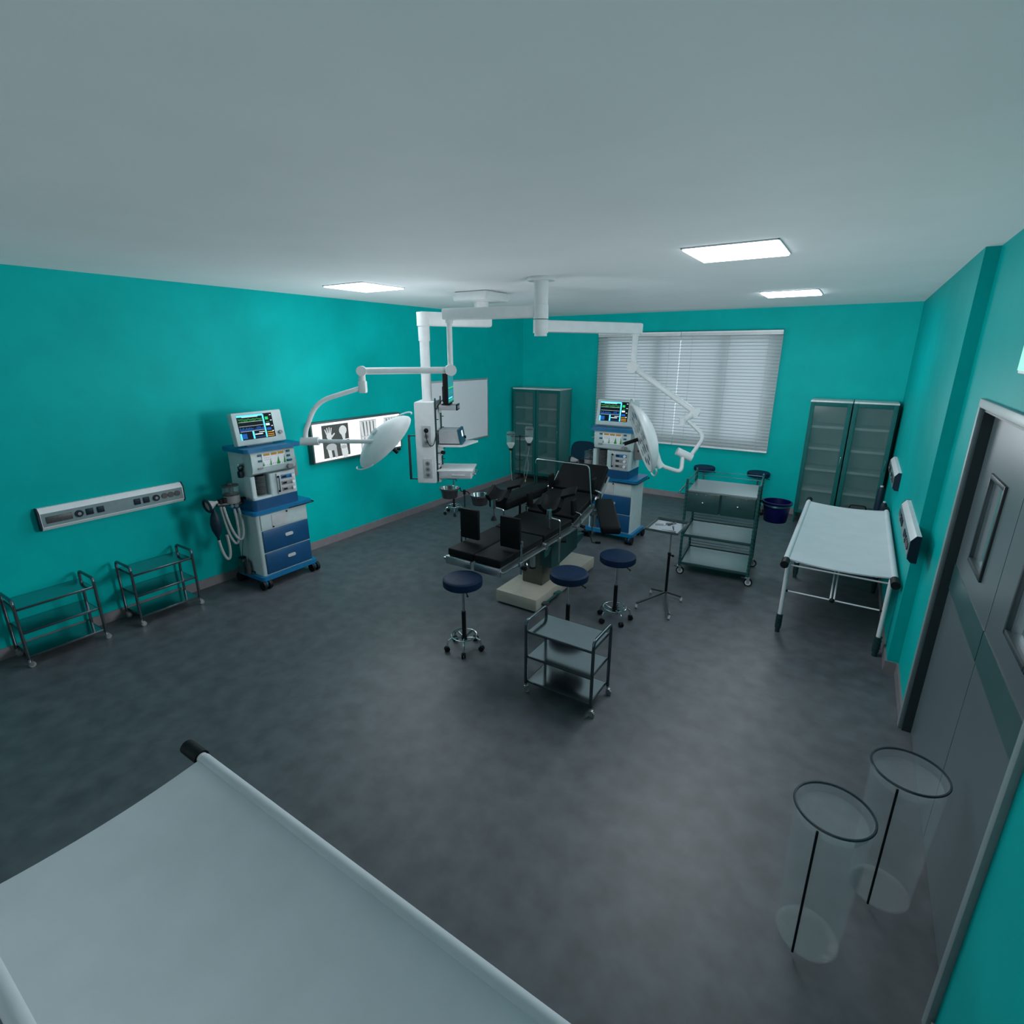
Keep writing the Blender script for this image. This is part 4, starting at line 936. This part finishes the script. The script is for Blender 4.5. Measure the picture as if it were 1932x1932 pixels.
ck = MB(); ck.cyl((.16, .90, .515), (.25, .90, .515), .032, M['black'], n=20); ck.cyl((.12, .90, .515), (.16, .90, .515), .022, M['tealmetal'], n=14); ck.tube(fillet([(.255, .90, .515), (.262, .95, .43), (.262, .97, .39), (.31, .98, .40)], .02), .008, M['dkgrey'], 8); ck.cyl((.30, .98, .397), (.36, .985, .405), .013, M['black'], n=12); ck.build('crank', t)
MB().box(L(-2.62, 4.66, .735), (.40, .55, .045), M['dkgrey'], bev=.006).build('top_carriage', t)
# pads
def pad(x0, x1, ya, za, yb, zb, th=.072, nm='pad'):
    p0 = L((x0 + x1) / 2, ya, za); p1 = L((x0 + x1) / 2, yb, zb); d = p1 - p0; ang = math.atan2(d.z, d.y)
    R = rotx(ang); c = (p0 + p1) / 2 - R @ Vector((0, 0, th / 2))
    m = MB(); m.box(c, (x1 - x0, d.length - .012, th), M['vinyl'], R, bev=.014, seg=3); o = m.build(nm, t)
    MB().box(c - R @ Vector((0, 0, th / 2 + .006)), (x1 - x0 - .03, d.length - .03, .012), M['dkgrey'], R).build('pad_board', o)
xa, xb, xm = -2.91, -2.33, -2.62
pad(xa, xm - .006, 3.405, .838, 4.15, .842, nm='leg_pad'); pad(xm + .006, xb, 3.405, .838, 4.15, .842, nm='leg_pad')
pad(xa, xb, 4.16, .845, 4.77, .85, nm='seat_pad'); pad(xa, xb, 4.79, .862, 5.33, 1.0, nm='back_pad'); pad(xa, xb, 5.345, 1.01, 5.66, 1.272, nm='head_pad')
for s_, x in ((-1, xa - .012), (1, xb + .012)):
    m = MB()
    for (ya, za, yb, zb) in ((3.40, .735, 4.13, .738), (4.16, .742, 4.78, .748), (4.80, .752, 5.32, .88), (5.36, .915, 5.63, 1.14)):
        m.bar(L(x, ya, za), L(x, yb, zb), .02, .062, M['steel'], up=(1, 0, 0), bev=.003); m.bar(L(x + s_ * .018, ya + .02, za), L(x + s_ * .018, yb - .02, zb), .008, .038, M['chrome'], up=(1, 0, 0), bev=.002)
    m.build('side_rail', t)
    h = MB(); h.cyl(L(x - .015, 4.15, .742), L(x + s_ * .03 , 4.15, .742), .036, M['steel'], n=20); h.prism([(4.13 - 4.4, .70), (4.28 - 4.4, .70), (4.22 - 4.4, .63), (4.15 - 4.4, .62)], (x + 2.62) - .008, (x + 2.62) + .008, M['tealmetal'], A); h.build('hinge', t)
m = MB()
for x0, x1 in ((xa - .01, xm - .02), (xm + .02, xb + .01)): m.bar(L(x0, 3.40, .732), L(x1, 3.40, .732), .075, .02, M['steel'], up=(0, 1, 0), bev=.003)
m.build('foot_rail', t)
m = MB(); m.cyl(L(-2.33, 3.95, .60), L(-2.33, 3.95, .71), .026, M['steel'], n=16); m.cyl(L(-2.33, 3.95, .585), L(-2.33, 3.95, .60), .032, M['black'], n=16); m.tube([L(-2.33, 3.82, .70), L(-2.30, 3.80, .67), L(-2.30, 3.80, .63)], .006, M['chrome'], 6); m.build('release_lever', t)
# upright foot plates
for xc, xp in ((-2.835, -2.945), (-2.385, -2.275)):
    p = MB().box(L(xc, 3.655, 1.015), (.205, .035, .285), M['vinyl'], bev=.006).build('foot_plate', t)
    q_ = MB(); sg = 1 if xp > xc else -1
    q_.cyl(L(xp, 3.655, .64), L(xp, 3.655, .93), .011, M['chrome'], n=12); q_.box(L(xp - sg * .02, 3.67, .92), (.06, .012, .05), M['steel']); q_.box(L(xp, 3.655, .735), (.035, .045, .05), M['steel'], bev=.004); q_.cyl(L(xp + sg * .01, 3.655, .71), L(xp + sg * .055, 3.64, .71), .021, M['black'], n=14); q_.build('plate_post', p)
# knee crutches
for xr, xc, sg in ((-2.955, -3.065, -1), (-2.28, -2.425, 1)):
    c = L(xc, 4.47, 1.13); R = rotz(.30) @ rotx(.30); m = MB(); n = 12; Rr, th = .125, .038; vs = []; Ls = (-.11, .13)
    for yy in (Ls[0], (Ls[0] + Ls[1]) / 2, Ls[1]):
        for rad in (Rr, Rr - th):
            for i in range(n + 1):
                a = math.radians(185 + 160 * i / n + (8 if yy > 0 else 0)); vs.append(c + R @ Vector((rad * math.cos(a), yy, rad * math.sin(a) * .9)))
    k = n + 1; fs = []
    for j in range(2):
        for i in range(n):
            a = j * 2 * k + i; fs.append([a, a + 1, a + 2 * k + 1, a + 2 * k]); a += k; fs.append([a, a + 2 * k, a + 2 * k + 1, a + 1])
        for i in (0, n): a = j * 2 * k + i; fs.append([a, a + k, a + 3 * k, a + 2 * k])
    for j in (0, 2):
        for i in range(n): a = j * 2 * k + i; fs.append([a, a + k, a + k + 1, a + 1])
    m.add(vs, fs, M['vinyl']); tr_ = m.build('knee_trough', t)
    w = MB(); w.box(c + R @ Vector((.165, .07, .045)), (.16, .15, .035), M['vinyl'], R @ roty(-.35), bev=.012); w.build('side_flap', tr_)
    px, py = xr - .105, 4.36
    q_ = MB(); q_.cyl(L(xr, 4.39, .50), L(xr, 4.39, .93), .0095, M['chrome'], n=12); q_.tube(fillet([L(xr, 4.39, .90), L(xr, 4.39, .945), L(px, py, .965), L(px, py, .98)], .02), .009, M['chrome'], 8)
    q_.cyl(L(px, py, .955), L(px, py, 1.045), .028, M['chrome'], n=16); q_.cyl(L(px, py, 1.03), c + Vector((0, 0, -.105)), .012, M['chrome'], n=10); q_.cyl(L(px, py, .86), L(px, py, .96), .008, M['chrome'], n=10)
    q_.box(L(xr, 4.39, .745), (.04, .05, .05), M['steel'], bev=.004); q_.cyl(L(xr + .01 * sg, 4.40, .735), L(xr + .06 * sg, 4.42, .735), .022, M['black'], n=14); po = q_.build('crutch_post', t)
    MB().cyl(L(px, py, .82), L(px, py, .868), .034, M['black'], r1=.014, n=14).build('grip_knob', po)
# side supports (black curved pads on chrome brackets)
for (x, y, z, sg) in ((-2.965, 4.86, .96, -1), (-2.275, 4.86, .96, 1), (-2.965, 5.36, 1.07, -1), (-2.275, 5.36, 1.09, 1)):
    xi = x + (.05 if sg < 0 else -.09)
    o = MB().box(L(xi, y, z), (.035, .10, .17), M['vinyl'], rotx(.12), bev=.014, seg=3).build('side_support', t)
    MB().tube(fillet([L(x - .008 * sg, y, z - .21), L(x, y, z - .10), L(x - .0 * sg, y, z - .075), L(xi + .018 * sg, y, z - .06)], .02), .01, M['chrome'], 8).cyl(L(x, y, z - .20), L(x + .045 * sg, y, z - .21), .017, M['black'], n=12).build('bracket', o)
# arm boards
def armboard(pa, pb, w, th, nm='arm_board'):
    d = pb - pa; R = frame(d, (0, 0, 1)); m = MB(); n = 10; poly = []
    m.box((pa + pb) / 2, (w, th, d.length), M['vinyl'], R, bev=.028, seg=4); return m.build(nm, t), R
o, R = armboard(L(-3.105, 5.50, .93), L(-3.125, 4.52, .945), .25, .11)
MB().bar(L(-2.93, 5.30, .84), L(-3.08, 5.28, .885), .02, .05, M['steel']).cyl(L(-3.12, 4.98, .45), L(-3.12, 4.98, .90), .014, M['black'], n=12).box(L(-3.03, 5.38, .86), (.2, .1, .02), M['tealmetal']).build('board_bracket', o)
o, R = armboard(L(-2.255, 5.42, .90), L(-1.84, 4.64, .845), .20, .085)
MB().bar(L(-2.31, 5.22, .80), L(-2.18, 5.22, .845), .02, .05, M['steel']).cyl(L(-2.27, 5.20, .66), L(-2.27, 5.20, .80), .03, M['steel'], n=16).build('board_bracket', o)
# anaesthesia screen frame
m = MB(); m.tube(fillet([L(-2.29, 5.2, .56), L(-2.31, 5.2, .86), L(-2.36, 5.2, 1.345), L(-3.03, 5.2, 1.35), L(-3.04, 5.2, 1.30)], .05), .008, M['chrome'], 8); m.box(L(-2.30, 5.2, .80), (.035, .05, .05), M['steel'], bev=.004); m.cyl(L(-2.29, 5.2, .77), L(-2.24, 5.22, .765), .02, M['black'], n=12); m.build('screen_frame', t)
# foot pedals
m = MB(); m.tube([L(-2.40, 4.27, .07), L(-2.36, 4.30, .07), L(-2.36, 4.50, .075)], .012, M['tealmetal'], 8); m.box(L(-2.36, 4.27, .062), (.07, .06, .03), M['dkgrey'], bev=.006); m.box(L(-2.36, 4.54, .08), (.06, .10, .012), M['tealmetal'], rotz(-.2), bev=.004); m.build('foot_pedal', t)

# ------------------------------------------------------------------ drip stand with two bottles
t = thing('drip_stand', 'tall thin drip stand left of the operating table, two bottles on its crossbar', 'drip stand', (-3.318, 5.289, 0))
m = MB(); m.cyl((0, 0, .60), (0, 0, 1.575), .006, M['black'], n=10); m.build('upper_pole', t)
MB().cyl((0, 0, .06), (0, 0, .62), .012, M['black'], n=12).build('lower_pole', t)
d = Vector((.84, .54, 0))
m = MB().ball((0, 0, 1.578), .014, M['black'], n=10).cyl(Vector((0, 0, 1.575)) - d * .11, Vector((0, 0, 1.575)) + d * .11, .004, M['black'], n=8)
for s_ in (-1, 1): m.tube([Vector((0, 0, 1.30)), Vector((0, 0, 1.285)) + d * s_ * .03, Vector((0, 0, 1.31)) + d * s_ * .055], .004, M['black'], 6)
m.build('crossbar', t)
for k in range(5):
    a = 2 * PI * k / 5 + .2; c, s_ = math.cos(a), math.sin(a)
    MB().bar((.01 * c, .01 * s_, .07), (.2 * c, .2 * s_, .055), .022, .016, M['dkgrey']).build('leg', t)
    MB().cyl((.2 * c - .008 * s_, .2 * s_ + .008 * c, .022), (.2 * c + .008 * s_, .2 * s_ - .008 * c, .022), .022, M['black'], n=14).cyl((.2 * c, .2 * s_, .03), (.2 * c, .2 * s_, .06), .006, M['black'], n=8).build('caster', t)
def bottle(p, label, long_):
    b = thing('infusion_bottle', label, 'bottle', (p[0], p[1], p[2]), 0, 'infusion bottles on the drip stand')
    MB().lathe([(0, .115), (.04, .115), (.05, .105), (.052, .095), (.052, -.035), (.022, -.085), (.02, -.09), (0, -.09)], M['clear'], n=24).build('glass', b)
    MB().lathe([(0, -.02), (.047, -.02), (.048, -.035), (.02, -.083), (0, -.083)], M['liquid'], n=20).build('fluid', b)
    MB().lathe([(0, -.086), (.024, -.086), (.024, -.108), (.012, -.115), (0, -.115)], M['black'], n=16).build('stopper', b)
    MB().lathe([(.052, .078), (.0545, .08), (.0545, .086), (.052, .088)], M['dkgrey'], n=24).build('hanger_band', b)
    if long_:
        MB().tube(bez((0, 0, -.115), (.0, 0, -.30), (-.01, .02, -.5), (.05, .02, -.66), 20), .0025, M['hose'], 6).cyl((0, 0, -.135), (0, 0, -.115), .006, M['yellow'], n=8).build('drip_line', b)
    else:
        MB().tube(bez((0, 0, -.115), (.0, .0, -.25), (-.06, -.01, -.3), (-.05, -.02, -.52), 20), .006, M['clear'], 6).tube(bez((-.03, 0, -.28), (.02, .0, -.3), (-.02, -.0, -.45), (-.03, -.03, -.54), 20), .006, M['clear'], 6).cyl((-.03, -.03, -.56), (-.03, -.03, -.535), .006, M['yellow'], n=8).build('drip_line', b)
bottle((-3.318 - .092, 5.289 - .06, 1.52), 'upside-down clear bottle on the left end of the drip stand bar', True)
bottle((-3.318 + .092, 5.289 + .06, 1.58), 'upside-down clear bottle on the right end of the drip stand bar', False)

# ------------------------------------------------------------------ basin stand with two bowls
bs = Vector((-4.17, 5.27, 0))
t = thing('basin_stand', 'low dark stand holding two steel bowls, behind the foot of the table', 'basin stand', bs)
hz = .80; 
m = MB().cyl((0, 0, .05), (0, 0, hz - .03), .010, M['dteal'], n=12).cyl((0, 0, hz - .06), (0, 0, hz + .0), .018, M['black'], n=12); m.build('pole', t)
m = MB().lathe([(0, 0), (.10, 0), (.10, .015), (.03, .035), (.012, .06), (0, .06)], M['dkgrey'], n=28); m.build('foot_disc', t)
m = MB()
BA = (Vector((-4.304, 5.129, 0.841)), Vector((-3.958, 5.322, 0.755)))
for b_ in BA:
    c = Vector((b_.x, b_.y, 0)) - bs; dr_ = (c - Vector((0, 0, 0))).normalized(); rr_ = .128
    zb = b_.z - .0
    m.tube(fillet([(0, 0, hz - .02), dr_ * .05 + Vector((0, 0, hz - .02)), c - dr_ * (rr_ + .012) + Vector((0, 0, zb - .008))], .03), .007, M['black'], 8)
    m.tube([c + Vector((rr_ * math.cos(2 * PI * i / 32), rr_ * math.sin(2 * PI * i / 32), zb - .012)) for i in range(32)], .006, M['dkgrey'], 8, closed=True)
m.build('bowl_arms', t)
for b_, lab in zip(BA, ('steel bowl on the left arm of the basin stand, below the pendant drawer', 'steel bowl on the right arm of the basin stand, partly behind a knee rest')):
    b = thing('steel_bowl', lab, 'bowl', (b_.x, b_.y, b_.z - .135), 0, 'steel bowls on the basin stand')
    MB().lathe([(0, 0), (.09, 0), (.098, .006), (.117, .125), (.130, .130), (.130, .136), (.116, .136)], M['bowl'], n=36).build('outer_wall', b)
    MB().lathe([(.117, .1355), (.113, .130), (.094, .012), (.088, .006), (0, .005)], M['bowlin'], n=36).build('inner_wall', b)

# ------------------------------------------------------------------ office chair behind the table head
t = thing('office_chair', 'dark blue rounded-back chair by the back wall, mostly hidden behind the table head', 'chair', (-4.0, 8.42, 0), .15)
m = MB(); m.box((0, .02, .78), (.46, .07, .40), M['chair'], rotx(-.12), bev=.06, seg=4)
m = MB(); poly = []
for i in range(40):
    a = 2 * PI * i / 40; c, s_ = math.cos(a), math.sin(a); poly.append((.24 * math.copysign(abs(c) ** .6, c), .235 * math.copysign(abs(s_) ** .6, s_)))
m.prism(poly, -.03, .03, M['chair'], Matrix.Translation((0, .20, .765)) @ Matrix.Rotation(PI / 2 - .1, 4, 'X')); m.build('backrest', t)
m = MB(); m.prism([(x * 1.0, y * 1.0) for x, y in poly], .43, .50, M['chair']); m.build('seat', t)
MB().tube(fillet([(0, .05, .42), (0, .25, .42), (0, .24, .75)], .06), .016, M['black'], 8).build('back_bracket', t)
MB().cyl((0, 0, .08), (0, 0, .43), .025, M['black'], n=16).build('column', t)
for k in range(5):
    a = 2 * PI * k / 5; c, s_ = math.cos(a), math.sin(a)
    MB().bar((.02 * c, .02 * s_, .09), (.27 * c, .27 * s_, .065), .03, .025, M['black'], bev=.005).build('leg', t)
    MB().cyl((.27 * c - .02 * s_, .27 * s_ + .02 * c, .027), (.27 * c + .02 * s_, .27 * s_ - .02 * c, .027), .027, M['black'], n=16).build('caster', t)

# ------------------------------------------------------------------ light
FILL = 9.5  # overall strength of the added fill lamps
w = bpy.data.worlds.new('daylight'); S.world = w; w.use_nodes = True
bg = w.node_tree.nodes['Background']; bg.inputs['Color'].default_value = (0.80, 0.92, 1.0, 1); bg.inputs['Strength'].default_value = 1.5
def lamp(name, kind, loc, energy, size=.5, col=(0.90, .96, 1.0), rot=None):
    l = bpy.data.lights.new(name, kind); l.energy = energy; l.color = col
    if kind == 'AREA': l.shape = 'SQUARE'; l.size = size
    else: l.shadow_soft_size = size
    o = bpy.data.objects.new(name, l); COL.objects.link(o); o.location = loc
    if rot: o.rotation_euler = rot
    return o
def soft(o, k, kind='Constant'):
    """softened distance falloff for an added fill lamp, spreads its light evenly"""
    l = o.data; l.use_nodes = True; nt = l.node_tree; em = nt.nodes['Emission']
    fo = nt.nodes.new('ShaderNodeLightFalloff'); fo.inputs['Strength'].default_value = k
    nt.links.new(fo.outputs[kind], em.inputs['Strength'])
soft(lamp('fill_lamp', 'POINT', (-0.85, 4.13, 1.95), 1.0, .5), .86 * FILL)  # unseen fill lamps, added below the panels to brighten ceiling and walls
soft(lamp('fill_lamp', 'POINT', (-0.84, 7.28, 1.95), 1.0, .5), .27 * FILL)
soft(lamp('fill_lamp', 'POINT', (-4.30, 4.55, 2.05), 1.0, .75), 3.1 * FILL, 'Linear')

S.view_settings.view_transform = 'Standard'; S.view_settings.look = 'None'; S.view_settings.gamma = 1.0; S.view_settings.use_curve_mapping = False
S.view_settings.exposure = 0.36
